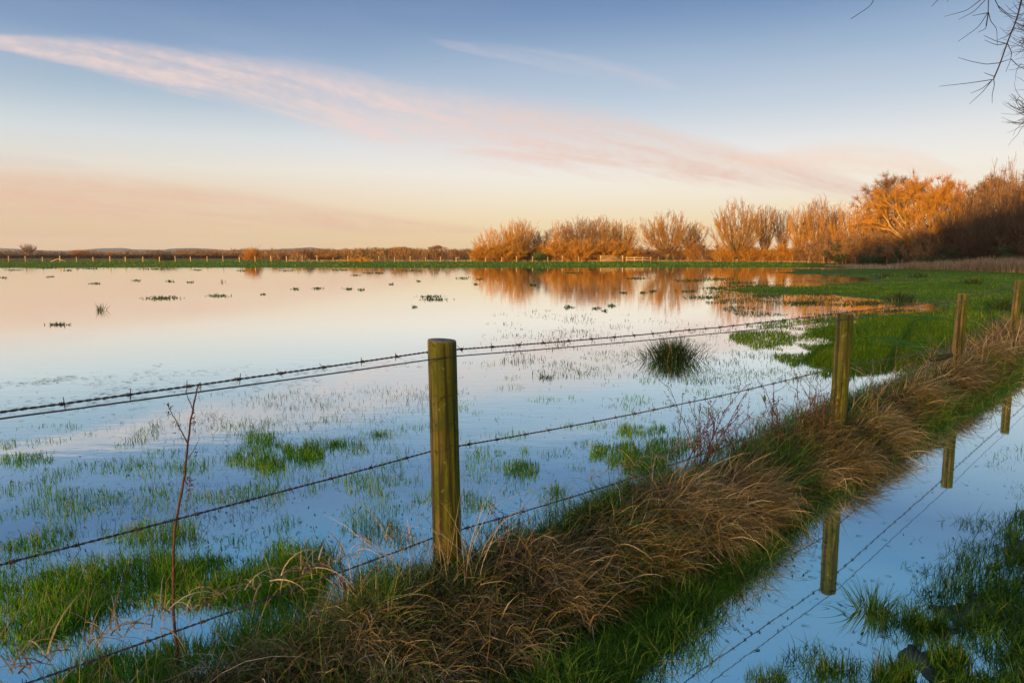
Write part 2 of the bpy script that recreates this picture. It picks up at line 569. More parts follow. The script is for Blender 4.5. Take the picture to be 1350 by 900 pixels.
# water
m, t, b = mat('flood_water'); M['water'] = m
t.n.remove(b)
geo = t.node('ShaderNodeNewGeometry')
pos = geo.outputs['Position']
sp = t.node('ShaderNodeSeparateXYZ'); t.link(pos, sp.inputs[0])
n1 = t.noise(t.mapping(pos, (1.2, 3.2, 1)), 1.6, 3, .55)
n2 = t.noise(t.mapping(pos, (0.5, 2.0, 1), (0, 0, 0), (0, 0, R(8))), 7.0, 2, .5)
patch = t.maprange(t.noise(t.mapping(pos, (.05, .16, 1), (4, 2, 0), (0, 0, R(12))), 1.0, 3, .5), .46, .62, .25, 1.0)
calm = t.maprange(t.math('SUBTRACT', t.math('MULTIPLY', t.math('ADD', sp.outputs[0], .275), .687), t.math('MULTIPLY', t.math('SUBTRACT', sp.outputs[1], 2.8), .726)), .1, .5, 1.0, .22)
hgt = t.math('MULTIPLY', calm, t.math('ADD', t.math('MULTIPLY', n1, 0.8), t.math('MULTIPLY', t.math('MULTIPLY', n2, patch), .35)))
bp = t.node('ShaderNodeBump'); bp.inputs['Strength'].default_value = 1.0; bp.inputs['Distance'].default_value = .0014
t.link(hgt, bp.inputs['Height'])
gl = t.node('ShaderNodeBsdfGlossy'); gl.inputs['Roughness'].default_value = 0.02

t.link(bp.outputs[0], gl.inputs['Normal'])
df = t.node('ShaderNodeBsdfDiffuse')
t.link(t.ramp(t.noise(pos, 1.4, 4), [(.35, (.020, .045, .055)), (.7, (.045, .06, .05))]), df.inputs['Color'])
fr = t.node('ShaderNodeFresnel'); fr.inputs['IOR'].default_value = 1.33
t.link(bp.outputs[0], fr.inputs['Normal'])
fac = t.maprange(fr.outputs[0], .02, .55, .70, .99, 'LINEAR')
t.link(t.ramp(fr.outputs[0], [(.03, (.72, .98, 1.0)), (.25, (.86, 1.0, 1.0)), (.55, (.99, 1.0, 1.0))]), gl.inputs['Color'])
mx = t.node('ShaderNodeMixShader')
t.link(fac, mx.inputs[0]); t.link(df.outputs[0], mx.inputs[1]); t.link(gl.outputs[0], mx.inputs[2])
t.link(mx.outputs[0], t.n['Material Output'].inputs[0])

# ground
m, t, b = mat('ground_soil_and_turf'); M['ground'] = m
geo = t.node('ShaderNodeNewGeometry'); pos = geo.outputs['Position']
ag = t.node('ShaderNodeAttribute', attribute_name='turf').outputs['Fac']
af = t.node('ShaderNodeAttribute', attribute_name='farfield').outputs['Fac']
am = t.node('ShaderNodeAttribute', attribute_name='bank').outputs['Fac']
n1 = t.noise(pos, 9, 5, .6); n2 = t.noise(pos, .35, 4, .6); n3 = t.noise(pos, 60, 3, .6)
mud = t.ramp(n1, [(.3, (.010, .008, .006)), (.6, (.030, .022, .014)), (.8, (.055, .042, .028))])
turf = t.ramp(n1, [(.3, (.025, .060, .002)), (.55, (.062, .125, .003)), (.75, (.11, .17, .008))])
turf = t.mix(t.maprange(n2, .50, .70, 0, .45), turf, (.14, .13, .03, 1))
dead = t.ramp(n1, [(.3, (.02, .012, .006)), (.7, (.075, .045, .02))])
fldn = t.noise(t.mapping(pos, (.002, .012, 1)), 1.0, 3, .5)
fld = t.ramp(fldn, [(.38, (.045, .028, .016)), (.5, (.15, .13, .03)), (.62, (.10, .055, .025))])
c = t.mix(ag, mud, turf); c = t.mix(am, c, dead); c = t.mix(af, c, fld)
t.link(c, b.inputs['Base Color'])
t.link(t.maprange(t.math('ADD', ag, am), 0, 1, .42, .9), b.inputs['Roughness'])
t.link(t.maprange(t.math('ADD', ag, am), 0, 1, .32, .06), b.inputs['Specular IOR Level'])
bp = t.node('ShaderNodeBump'); bp.inputs['Strength'].default_value = .8; bp.inputs['Distance'].default_value = .02
t.link(t.math('ADD', n1, t.math('MULTIPLY', n3, .3)), bp.inputs['Height']); t.link(bp.outputs[0], b.inputs['Normal'])

m, t, b = mat('distant_hills'); M['hill'] = m
geo = t.node('ShaderNodeNewGeometry')
t.link(t.ramp(t.noise(geo.outputs['Position'], .01, 5, .6), [(.4, (.05, .06, .035)), (.6, (.11, .10, .06))]), b.inputs['Base Color'])
b.inputs['Roughness'].default_value = .95

# ------------------------------------------------------------------ terrain
P = [np.array(p) for p in ((-2.95, .25), (-.275, 2.80), (2.56, 5.25), (5.10, 7.75), (7.65, 10.36), (10.3, 13.0), (13.0, 15.7))]
E = (P[4] - P[1]); E /= np.linalg.norm(E)
NR = np.array([E[1], -E[0]])          # to the right of the fence


def st(x, y):
    dx, dy = x - P[1][0], y - P[1][1]
    return dx * E[0] + dy * E[1], dx * NR[0] + dy * NR[1]


FIELD = np.array([gpt(*q)[:2] for q in (
    (2600, 352), (1036, 355), (1070, 361), (1190, 367), (1100, 373), (1010, 379), (950, 383), (1060, 387), (1130, 391), (1200, 397), (1205, 406),
    (1165, 414), (1125, 426), (1085, 436), (1072, 450), (1080, 472), (1108, 494), (1150, 499), (1200, 484), (1240, 470), (1290, 452), (1345, 430), (1500, 405), (2600, 390))])


def poly_sdf(x, y, poly):
    """signed distance, positive inside"""
    x = np.asarray(x, float); y = np.asarray(y, float)
    inside = np.zeros(x.shape, bool); dmin = np.full(x.shape, 1e9)
    n = len(poly)
    for i in range(n):
        ax, ay = poly[i]; bx, by = poly[(i + 1) % n]
        cond = ((ay > y) != (by > y))
        with np.errstate(divide='ignore', invalid='ignore'):
            xi = (bx - ax) * (y - ay) / (by - ay + 1e-12) + ax
        inside ^= cond & (x < xi)
        ex, ey = bx - ax, by - ay
        tt = np.clip(((x - ax) * ex + (y - ay) * ey) / (ex * ex + ey * ey), 0, 1)
        dmin = np.minimum(dmin, np.hypot(x - ax - tt * ex, y - ay - tt * ey))
    return np.where(inside, dmin, -dmin)


def ss(a, b, x):
    t_ = np.clip((x - a) / (b - a), 0, 1)
    return t_ * t_ * (3 - 2 * t_)


def shore_y(x):
    return 75.0 + 3.0 * (fbm(x * .05, x * 0 + 3, 5) - .5) * 2


def crest(s):
    return 0.135 + 0.10 * (fbm(s * 1.1, s * 0 + 1, 31, 3) - .5) * 2 + .03 * (vnoise(s * 2.9, s * 0, 33) - .5) - .04 * ss(-.8, -1.8, s) + .05 * ss(5.5, 8, s)


def foot_r(s):
    """distance right of the fence at which the green toe meets the puddle"""
    return np.interp(s, [-3, -.4, .2, .7, 1.6, 2.9, 4.6, 6.4, 9, 14], [1.1, .98, .84, .80, .66, .50, .46, .46, .5, .5]) + .10 * (fbm(s * 1.7, s * 0, 41) - .5)


def open_side(s):
    """1 where the lake side of the bank is open water right of the near post"""
    return ss(.05, .45, s) * (1 - ss(2.6, 3.4, s))


def height(x, y, full=False):
    x = np.asarray(x, float); y = np.asarray(y, float)
    s, tt = st(x, y)
    bed = -.10 + .035 * (fbm(x * .8, y * .8, 3) - .5)
    # field on the right and the far shore
    sd_ = poly_sdf(x, y, FIELD)
    nz = (fbm(x * .9, y * .9, 11) - .5) * 1.5 + (fbm(x * 3.2, y * 3.2, 13, 3) - .5) * .9 + (fbm(x * .22, y * .22, 12) - .5) * np.clip(y * .03, .2, 2.2)
    wide = np.clip(y * .05, .6, 3.0)
    q = sd_ / wide + nz
    fieldz = np.clip(q, -1, 1) * .085 + .012
    fieldz = fieldz - .085 * ss(.57, .68, fbm(x * .33, y * .16, 14, 4)) * ss(14, 1, sd_) * (y > 9)
    fieldz = np.where(sd_ > 0, fieldz + .10 * ss(8, 40, sd_), fieldz)
    far = y - shore_y(x) + (fbm(x * .16, y * .16, 21) - .5) * 5
    farz = np.clip(far / 4, -1, 1) * .09 + .16 * ss(2, 22, far)
    z = np.maximum(bed, np.maximum(fieldz, farz))
    z = np.where((sd_ < -4) & (far < -8), bed, z)
    turf = ss(-.02, .02, np.maximum(fieldz, farz))
    # land behind and around the photographer, the track side of the puddle
    edge = 1.64 + .34 * (fbm(s * .9, tt * 0 + 5, 51) - .5) + .12 * ss(1.5, 0, s) * 0
    edge = edge - .33 * ss(.3, -.5, s)
    rz = (tt - edge) * .045 + (fbm(x * 3.1, y * 3.1, 52) - .5) * .050 + (fbm(x * 11, y * 11, 53, 3) - .5) * .030
    rz = np.clip(rz, -.09, .10 + .03 * (fbm(x, y, 54) - .5))
    rightm = ss(.55, .95, tt / np.maximum(edge, .3))
    z = np.where(tt > .3, np.maximum(bed, rz * rightm + bed * (1 - rightm)), z)
    z = np.where((tt > .3) & (s > 26), np.maximum(z, .05), z)
    turf = np.where(tt > .3, ss(-.03, .03, rz) * ss(1.2, 1.9, tt + 1.2 * (fbm(x * 1.3, y * 1.3, 55) - .5)) * .35, turf)
    turf = np.where(tt > 3.2, .8, turf)
    # grassy bank under the fence
    c = crest(s)
    fr_ = foot_r(s)
    right_ = c * (1 - ss(.08, .44, tt)) + .028 * (1 - ss(fr_ - .12, fr_ + .10, tt)) - .06 * ss(fr_ - .1, fr_ + .15, tt)
    left_ = c * (1 - ss(.03 - .02 * open_side(s), (.42 - .22 * open_side(s)) + .14 * (fbm(s * 1.3, s * 0, 61) - .5), -tt)) - .05 * ss(.4, .8, -tt)
    bank = np.where(tt > 0, right_, left_) + .035 * (fbm(x * 4, y * 4, 62) - .5)
    fade = ss(-9, -6, s) * (1 - ss(45, 60, s))
    bank = np.where((tt > -1.0) & (tt < 1.3), bank, -.2)
    bank = bank * fade - .2 * (1 - fade)
    z2 = np.maximum(z, bank)
    bm = ss(0, .03, bank - z) * ss(.03, .10, bank)
    turf = np.where(bank > z, .9, turf)
    # ground behind the camera rises slightly as dry land
    back = ss(-1, -6, y)
    z2 = np.maximum(z2, back * .12 - .08 * (1 - back))
    turf = np.maximum(turf, back)
    # distance: fields gently above the water, slightly rolling
    dist = np.hypot(x, y)
    z2 = z2 + ss(95, 160, dist) * .25 + ss(250, 1500, dist) * (.45 + .5 * (fbm(x * .002, y * .002, 71) - .5))
    if full:
        ff = ss(108, 122, dist + 6 * (fbm(x * .05, y * .05, 72) - .5))
        return z2, turf, bm, ff
    return z2


# polar grid round the viewpoint: fine near, coarse far, reaching the horizon
front = np.radians(np.arange(-48, 48.01, .22)); backa = np.radians(np.arange(51, 310, 3.0))
ang = np.concatenate([front, backa]); na = len(ang)
rr = np.concatenate([[.02], np.geomspace(.5, 2800, 640)])
RR, AA = np.meshgrid(rr, ang, indexing='ij')
X = RR * np.sin(AA); Y = RR * np.cos(AA)
Z, TU, BM, FF = height(X, Y, True)
V = np.stack([X, Y, Z], -1).reshape(-1, 3)
i = np.arange(len(rr) - 1)[:, None] * na; j = np.arange(na)[None, :]; j2 = (j + 1) % na
Fc = np.stack([i + j, i + na + j, i + na + j2, i + j2], -1).reshape(-1, 4)
Fc = Fc[:, ::-1]
g = mesh_obj('ground', V, Fc, M['ground'], None, True, {'turf': TU.ravel(), 'bank': BM.ravel(), 'farfield': FF.ravel()})
tag(g, 'flat flooded meadow ground with turf, mud and the low fence bank', 'ground', kind='structure')

ww = np.array([(-2500, -300, 0), (2500, -300, 0), (2500, 130, 0), (-2500, 130, 0)], float)
wt = mesh_obj('water', ww, np.array([[0, 1, 2, 3]]), M['water'])
tag(wt, 'still flood water mirroring the sky', 'water', kind='structure')

# hills on the skyline
HP = [(-900, 323), (-300, 321), (-60, 326), (0, 325), (22, 327), (60, 330), (90, 331), (130, 326), (150, 325.5), (163, 325), (175, 328), (215, 329), (226, 326.5), (250, 325),
      (278, 327), (300, 330), (350, 329), (372, 327), (398, 325), (409, 323.5), (420, 326), (440, 329), (600, 331), (900, 330), (1300, 328), (1700, 325)]
hx = np.linspace(-300, 1500, 420)
hy = 330 - (330 - np.interp(hx, [p[0] for p in HP], [p[1] for p in HP])) * .62 + .5 * (fbm(hx * .04, hx * 0, 81) - .5)
V = []; Dh = 1900.0
for k, (d_, f_) in enumerate(((Dh - 500, 0), (Dh - 250, .5), (Dh, 1.0), (Dh + 200, .6), (Dh + 400, 0))):
    for a_, b_ in zip(hx, hy):
        p = at(a_, b_, Dh)
        V.append((p[0] * d_ / Dh, d_, -1 + (p[2] + 1) * f_))
V = np.array(V); n_ = len(hx)
i = np.arange(4)[:, None] * n_; j = np.arange(n_ - 1)[None, :]
Fc = np.stack([i + j, i + j + 1, i + n_ + j + 1, i + n_ + j], -1).reshape(-1, 4)
hl = mesh_obj('hills', V, Fc, M['hill'], None, True)
tag(hl, 'low blue-grey hills on the far horizon', 'hills', kind='structure')


# thin winter haze over the plain
hv = [(x_, y_, z_) for z_ in (-2.2, 60) for (x_, y_) in ((-2950, -2950), (2950, -2950), (2950, 2950), (-2950, 2950))]
hm = bpy.data.materials.new('haze_air'); hm.use_nodes = True
ht = NT(hm.node_tree); ht.n.remove(ht.n['Principled BSDF'])
pv = ht.node('ShaderNodeVolumePrincipled'); pv.inputs['Color'].default_value = (.93, .95, 1, 1); pv.inputs['Density'].default_value = .00015; pv.inputs['Anisotropy'].default_value = .2
ht.link(pv.outputs[0], ht.n['Material Output'].inputs['Volume'])
hz_ = mesh_obj('haze', hv, [[0, 3, 2, 1], [4, 5, 6, 7], [0, 1, 5, 4], [1, 2, 6, 5], [2, 3, 7, 6], [3, 0, 4, 7]], hm)
tag(hz_, 'thin pale haze lying over the distant plain', 'haze', kind='stuff')

# ------------------------------------------------------------------ near fence
fence = empty('wire_fence', (P[1][0], P[1][1], 0))
tag(fence, 'barbed wire stock fence on round timber posts along the overgrown bank', 'fence')
FO = np.array([P[1][0], P[1][1], 0.0])


def make_post(p, top, rad, leanx, leany, m, seed):
    """round post with slightly uneven girth, a chamfered sawn top"""
    r_ = random.Random(seed)
    rows = 60; k = 48
    zs = np.concatenate([np.linspace(-.3, top - .012, rows), [top - .004, top, top + .0005, top + .001]])
    sc_ = np.concatenate([np.ones(rows), [.985, .95, .5, .05]])
    th = np.arange(k) / k * 2 * math.pi
    V = []
    for z_, q in zip(zs, sc_):
        tp = 1 + .03 * (1 - z_ / top)
        rr_ = rad * tp * q * (1 + .035 * (fbm(np.cos(th) * 1.5 + seed, np.sin(th) * 1.5 + z_ * 1.2, seed, 3) - .5) * 2 + .012 * np.sin(2 * th + seed))
        crack = 1 - .10 * np.exp(-((th - 3.6 - .25 * math.sin(z_ * 2 + seed)) / .09) ** 2) - .06 * np.exp(-((th - 5.1 - .12 * math.sin(z_ * 5 + seed)) / .10) ** 2) * (z_ > top * .45)
        rr_ = rr_ * crack
        V.append(np.stack([rr_ * np.cos(th), rr_ * np.sin(th), np.full(k, z_ + (0.004 * math.sin(seed) * np.cos(th) if z_ > top - .02 else 0))], 1))
    V = np.array(V)
    V[..., 0] += leanx * (V[..., 2]); V[..., 1] += leany * V[..., 2]
    n = len(zs)
    i = np.arange(n - 1)[:, None] * k; j = np.arange(k)[None]; j2 = (j + 1) % k
    Fq = np.stack([i + j, i + j2, i + k + j2, i + k + j], -1).reshape(-1, 4)
    mi = np.zeros(len(Fq), int); mi[-(k * 3):] = 1
    o = mesh_obj('post', V.reshape(-1, 3), Fq, None, fence, True, mats=[m, M['endgrain']], mat_idx=mi)
    o.location = (p[0] - FO[0], p[1] - FO[1], 0)
    return o


POSTS = [(P[0], 1.20, .060, 0.0, 0.0, 'post_green'),
         (P[1], at(590, 448, 2.80)[2], .0605, -.012, 0.0, 'post_green'), (P[2], at(1108, 413, 5.25)[2], .0600, .010, 0.0, 'post_green'),
         (P[3], at(1266, 387, 7.75)[2], .0580, .022, .01, 'post_brown'), (P[4], at(1339, 369, 10.36)[2], .058, .02, 0, 'post_brown'),
         (P[5], 1.15, .06, .0, 0, 'post_brown'), (P[6], 1.15, .06, -.02, 0, 'post_brown')]
plabels = [None, 'thick olive green post with a dark sawn top', 'greenish post with tan straw against its foot', 'split weathered post with bare brown left side',
           'post half buried in dry grass', None, None]
for q_, (p, top, rad, lx, ly, mm) in enumerate(POSTS):
    o = make_post(p, top, rad, lx, ly, M[mm], q_ + 3)
    if plabels[q_]: o['label'] = plabels[q_]
    # staples holding the wires
    for z_ in (1.155, .755, .42):
        a = Acc()
        base = np.array([lx * z_, ly * z_, z_])
        side_ = -NR if z_ != .42 else -NR
        cpt = base + np.array([side_[0], side_[1], 0]) * (rad + .001)
        e3 = np.array([E[0], E[1], 0])
        tube(a, [cpt - e3 * .006 - np.array([0, 0, .012]), cpt - e3 * .006 + np.array([side_[0], side_[1], 0]) * .006, cpt + np.array([side_[0], side_[1], 0]) * .007 + np.array([0, 0, .012]), cpt + np.array([0, 0, .016])], .0015, 4)
        a.build('staple', M['wire'], o)

# wire heights at the posts (z)
HT = [1.165, at(590, 465, 2.80)[2], at(1100, 414, 5.25)[2], at(1260, 394, 7.75)[2], at(1335, 375, 10.36)[2], 1.1, 1.1]
HM = [.76, at(590, 597, 2.80)[2], at(1100, 487, 5.25)[2], at(1260, 455, 7.75)[2] - .02, .76, .7, .7]
HL = [.44, at(580, 712, 2.80)[2], at(1100, 536, 5.25)[2], .40, .42, .4, .4]
HPn = [1.190, at(590, 471.5, 2.72)[2], at(1100, 420, 5.16)[2], at(1260, 396, 7.66)[2], at(1335, 376.5, 10.27)[2], 1.08, 1.08]


def wire_path(hs, side, sag, step=.006):
    """polyline through the posts on one side of them, sagging between"""
    pts = []
    for q_ in range(len(P) - 1):
        a_ = np.array([*P[q_], hs[q_]]); b_ = np.array([*P[q_ + 1], hs[q_ + 1]])
        rad = .063
        sgn = side
        a_[:2] += NR * sgn * rad; b_[:2] += NR * sgn * rad
        a_[0] += POSTS[q_][3] * hs[q_]; b_[0] += POSTS[q_ + 1][3] * hs[q_ + 1]
        L_ = np.linalg.norm(b_ - a_); n_ = max(2, int(L_ / step))
        u = np.linspace(0, 1, n_, endpoint=False)[:, None]
        seg = a_ + (b_ - a_) * u
        seg[:, 2] -= (4 * u * (1 - u))[:, 0] * sag * (1 + .5 * math.sin(q_ * 2.3))
        seg[:, 2] += .006 * (fbm(u[:, 0] * 9 + q_ * 7, u[:, 0] * 0, 91) - .5) * np.sin(u[:, 0] * math.pi)
        pts.append(seg)
    return np.concatenate(pts) - FO


def barbed(hs, side, sag, seed):
    r_ = random.Random(seed)
    path = wire_path(hs, side, sag)
    d = np.linalg.norm(np.diff(path, axis=0), axis=1); L_ = np.concatenate([[0], np.cumsum(d)])
    a = Acc()
    ph = L_ / .045 * 2 * math.pi
    n3 = np.array([NR[0], NR[1], 0]); up = np.array([0, 0, 1.0])
    for o_ in (0, math.pi):
        q = path + .0021 * (np.cos(ph + o_)[:, None] * n3 + np.sin(ph + o_)[:, None] * up)
        tube(a, q, .0020, 5, .5)
    s_ = .05
    tan = np.array([E[0], E[1], 0])
    while s_ < L_[-1] - .1:
        c = np.array([np.interp(s_, L_, path[:, k]) for k in range(3)])
        # two wrapped coils and four points
        n_ = 14
        hel = [c + tan * (-.007 + .014 * i / n_) + .0052 * (math.cos(i * 1.35) * n3 + math.sin(i * 1.35) * up) for i in range(n_ + 1)]
        tube(a, hel, .0018, 4, .5)
        a0 = r_.uniform(0, 6.28)
        for b_ in (0, 1):
            aa = a0 + b_ * r_.uniform(1.2, 1.9)
            dv = math.cos(aa) * n3 + math.sin(aa) * up + tan * r_.uniform(-.35, .35)
            dv /= np.linalg.norm(dv)
            cc = c + tan * (.006 * (b_ * 2 - 1))
            tube(a, [cc - dv * r_.uniform(.018, .022), cc, cc + dv * r_.uniform(.018, .022)], [.0011, .0019, .0011], 4, .5)
        s_ += .165 + r_.uniform(-.012, .012)
    o = a.build('barbed_wire', M['wire'], fence, True)
    return o


barbed(HT, -1, .012, 1)['label'] = 'top barbed strand'
barbed(HM, -1, .02, 2)['label'] = 'middle barbed strand'
barbed(HL, -1, .03, 3)['label'] = 'bottom barbed strand tangled with dead grass'
a = Acc()
pp = wire_path(HPn, +1, .010, .05)
# bend the plain wire so it slants up across the face of the near post
tube(a, pp, .0026, 6, .5)
a.build('plain_wire', M['wire'], fence, True)['label'] = 'smooth line wire just under the top strand'


# ------------------------------------------------------------------ grass on and around the bank
def world_st(s, tt):
    return P[1][0] + E[0] * s + NR[0] * tt, P[1][1] + E[1] * s + NR[1] * tt


AZ_R = math.atan2(NR[1], NR[0])       # azimuth pointing right of the fence (down the visible slope)
AZ_E = math.atan2(E[1], E[0])

# bank: tussocks of dead grass hanging down the slope
G1 = Grass(); G2 = Grass()


def tussocks(n, s0, s1, tmin, tmax, per, lmin, lmax, bias, G, wmul=1.0, tl=(.15, .9), bd=(.6, 2.1), rlo=0, rhi=1, nseg=6):
    cs = s0 + (s1 - s0) * rng.random(n) ** 1.0
    ct = rng.uniform(tmin, tmax, n)
    for c_s, c_t in zip(cs, ct):
        x_, y_ = world_st(c_s, c_t)
        d_ = max(1.2, y_)
        k = max(14, int(per * rng.uniform(.6, 1.4) * min(1, 5.0 / d_)))
        s_ = c_s + rng.normal(0, .055, k); t_ = c_t + rng.normal(0, .05, k)
        xs, ys = world_st(s_, t_)
        zz = height(xs, ys) - .01
        ok = zz > -.03
        aim = AZ_R + rng.normal(0, .75); dens = rng.random() < .8
        az_ = np.where(rng.random(k) < bias, aim + rng.normal(0, .65 if dens else 1.4, k), rng.uniform(0, 6.28, k))
        L_ = rng.uniform(lmin, lmax) * rng.uniform(.55, 1.15, k)
        base = rng.uniform(.10, .70)
        rv = np.clip(base + rng.normal(0, .17, k) + np.where(rng.random(k) < .06, .45, 0), 0, 1) * (rhi - rlo) + rlo
        wd = rng.uniform(.0020, .0045, k) * np.where(rng.random(k) < .07, 2.0, 1.0) * wmul * max(1, d_ / 4.5)
        G.add(np.stack([xs, ys, zz], 1)[ok], L_[ok], az_[ok], rng.uniform(tl[0], tl[1], k)[ok], rng.uniform(bd[0], bd[1], k)[ok], wd[ok], nseg, rv=rv[ok], kink=.26)


tussocks(760, -2.6, 11.5, .02, .34, 80, .11, .26, .72, G1, rhi=.85)
tussocks(110, -2.6, .2, -.22, .10, 50, .08, .20, .35, G1, tl=(.0, .9), bd=(.2, 1.8))
tussocks(50, .2, 3.0, -.05, .12, 50, .06, .14, .6, G1, tl=(.3, .9), bd=(.6, 1.8))
tussocks(160, 3.0, 11.5, -.22, .10, 50, .08, .20, .35, G1, tl=(.0, .9), bd=(.2, 1.8))
tussocks(420, -2.6, 11.5, -.02, .36, 60, .07, .22, .0, G1, tl=(.9, 1.6), bd=(-.3, .6), rlo=.1)
# bigger heads of dead grass: the humps seen between and beyond the posts, read off the photograph
for (px_, py_, n_, l_) in ((965, 655, 30, .44), (905, 680, 26, .40), (990, 640, 16, .40), (830, 715, 20, .36), (750, 755, 20, .34), (660, 800, 14, .30), (560, 840, 16, .30), (430, 850, 16, .30), (330, 870, 12, .28), (1075, 600, 10, .32),
                           (1130, 590, 22, .38), (1165, 560, 20, .36), (1215, 520, 22, .42), (1255, 500, 26, .48), (1290, 475, 24, .5), (1325, 455, 26, .55), (1350, 435, 22, .55), (1330, 425, 14, .5), (1380, 420, 20, .55)):
    g0 = gpt(px_, py_, .2)
    s_c, t_c = st(g0[0], g0[1])
    tussocks(n_, s_c - .20, s_c + .20, t_c - .12, t_c + .10, 110, l_ * .7, l_, .85, G1, tl=(.0, .7), bd=(1.0, 2.5), rlo=.12)
G1.build('dead_grass', M['dead'])
tag(bpy.data.objects['dead_grass'], 'brown dead grass tussocks draped over the bank under the wire fence', 'dead grass', kind='stuff')


def scatter_green(n, s0, s1, tfun, G, lmin, lmax, pw=1.0, wbase=.0035, nearbias=True, clump=1.0, seed=101, tilt=.5, bend=1.2, nseg=4, rlo=0, rhi=1):
    s_ = rng.uniform(s0, s1, n)
    x0, y0 = world_st(s_, 0 * s_)
    if nearbias:
        keep = rng.random(n) < np.clip((3.2 / np.maximum(1.0, y0)) ** 1.3, .05, 1)
        s_ = s_[keep]
    lo, hi = tfun(s_)
    t_ = lo + (hi - lo) * rng.random(len(s_))
    xs, ys = world_st(s_, t_)
    cl = fbm(xs * 5, ys * 5, seed, 3)
    ok = cl > .5 - .18 * clump * rng.random(len(s_)) - .05
    xs, ys, cl = xs[ok], ys[ok], cl[ok]
    zz = height(xs, ys)
    ok = zz > -.05
    xs, ys, zz, cl = xs[ok], ys[ok], zz[ok], cl[ok]
    n = len(xs)
    L_ = rng.uniform(lmin, lmax, n) * (.55 + 1.1 * np.clip((cl - .35) * 2, 0, 1))
    rv = np.clip(rng.normal(.45, .22, n) + (cl - .5), 0, 1) * (rhi - rlo) + rlo
    G.add(np.stack([xs, ys, np.maximum(zz, -.02) - .005], 1), L_, rng.uniform(0, 6.28, n), rng.uniform(0, tilt, n), rng.uniform(.1, bend, n), wbase * rng.uniform(.7, 1.4, n) * np.maximum(1, ys / 4.5), nseg, rv=rv, kink=.14)


# green toe on the right of the bank, down to the puddle
G3 = Grass()
scatter_green(60000, -2.4, 12, lambda s: (np.full_like(s, .20), foot_r(s) + .05), G3, .06, .15, tilt=.8, bend=1.6, clump=2.0)
scatter_green(22000, -2.4, 12, lambda s: (foot_r(s) - .20, foot_r(s) + .24), G3, .04, .12, tilt=.9, bend=1.4, clump=1.0, seed=105)
scatter_green(52000, -2.4, 12, lambda s: (s * 0 + .0, s * 0 + .46), G3, .10, .27, tilt=.8, bend=1.8, clump=.8, seed=107)
o = G3.build('grass', M['deepgreen'])
tag(o, 'dark green wet grass at the foot of the bank beside the puddle', 'grass', kind='stuff')

# left of the fence: fresh grass on the bank edge and in the shallows
G4 = Grass()
scatter_green(44000, -2.8, 9, lambda s: (-.66 + .36 * open_side(s), .12 - .10 * open_side(s)), G4, .06, .16, tilt=.5, bend=1.3, clump=1.4, seed=111)


def pix_patch(G, pts, n, lmin, lmax, wbase, thr=.45, freq=3.0, seed=120, tilt=.5, bend=.9, rv0=.5, land=None, nseg=4, z0=-.01, soft=0.0, clump=0):
    """grass sown over a ground area whose outline was read off the photograph, evenly by solid angle"""
    pts = np.array(pts, float)
    x0, y0 = pts.min(0); x1, y1 = pts.max(0)
    px = rng.uniform(x0 - soft, x1 + soft, n); py = rng.uniform(y0 - soft * .5, y1 + soft * .5, n)
    ins = poly_sdf(px, py, pts) > -soft * rng.random(n)
    px, py = px[ins], py[ins]
    d = (CAMZ) / np.maximum(1e-4, (py - HOR)) * F
    g_ = np.array([gpt(a_, b_) for a_, b_ in zip(px, py)]) if len(px) else np.zeros((0, 3))
    if not len(g_): return
    x_, y_ = g_[:, 0], g_[:, 1]
    cl = fbm(x_ * freq, y_ * freq, seed, 4)
    ok = cl > thr + .10 * (rng.random(len(x_)) - .5)
    if land is not None:
        hz = height(x_, y_)
        ok &= hz > land
    x_, y_, cl = x_[ok], y_[ok], cl[ok]
    zz = np.maximum(height(x_, y_), z0) - .003
    n = len(x_)
    sc_ = .55 + np.clip((cl - thr) * 4, 0, 1) * .9
    L_ = rng.uniform(lmin, lmax, n) * sc_
    G.add(np.stack([x_, y_, zz], 1), L_, rng.uniform(0, 6.28, n), rng.uniform(0, tilt, n), rng.uniform(.05, bend, n),
          wbase * rng.uniform(.7, 1.4, n) * np.maximum(1, y_ / 4.2) ** .75, nseg, rv=np.clip(rng.normal(rv0, .22, n) + (fbm(x_ * .35, y_ * .35, 77, 3) - .5) * .6, 0, 1), kink=.10)


# dense fresh patches in the left shallows
pix_patch(G4, [(-20, 775), (60, 752), (130, 750), (200, 728), (290, 715), (420, 722), (455, 745), (400, 775), (320, 788), (250, 800), (170, 800), (110, 825), (60, 850), (-20, 880)], 14000, .05, .12, .0042, .41, 2.5, 121, bend=1.2, rv0=.58)
pix_patch(G4, [(90, 900), (130, 868), (200, 850), (330, 845), (380, 870), (360, 910), (60, 930)], 5000, .05, .12, .004, .38, 3, 123, rv0=.6)
pix_patch(G4, [(-20, 720), (150, 690), (330, 680), (520, 690), (560, 720), (450, 760), (300, 760), (100, 780), (-20, 800)], 8000, .04, .09, .0035, .55, 3, 125, rv0=.5)
pix_patch(G4, [(130, 712), (170, 690), (250, 690), (270, 712), (200, 720)], 900, .04, .09, .0032, .35, 4, 127, rv0=.6)
pix_patch(G4, [(200, 745), (330, 735), (430, 745), (430, 790), (300, 800), (200, 790)], 4000, .06, .12, .004, .40, 3, 129, rv0=.58)
# toe left of the posts further on
pix_patch(G4, [(620, 745), (720, 725), (800, 680), (880, 655), (900, 670), (820, 710), (720, 760), (620, 790)], 2500, .04, .09, .004, .40, 4, 131, rv0=.6)
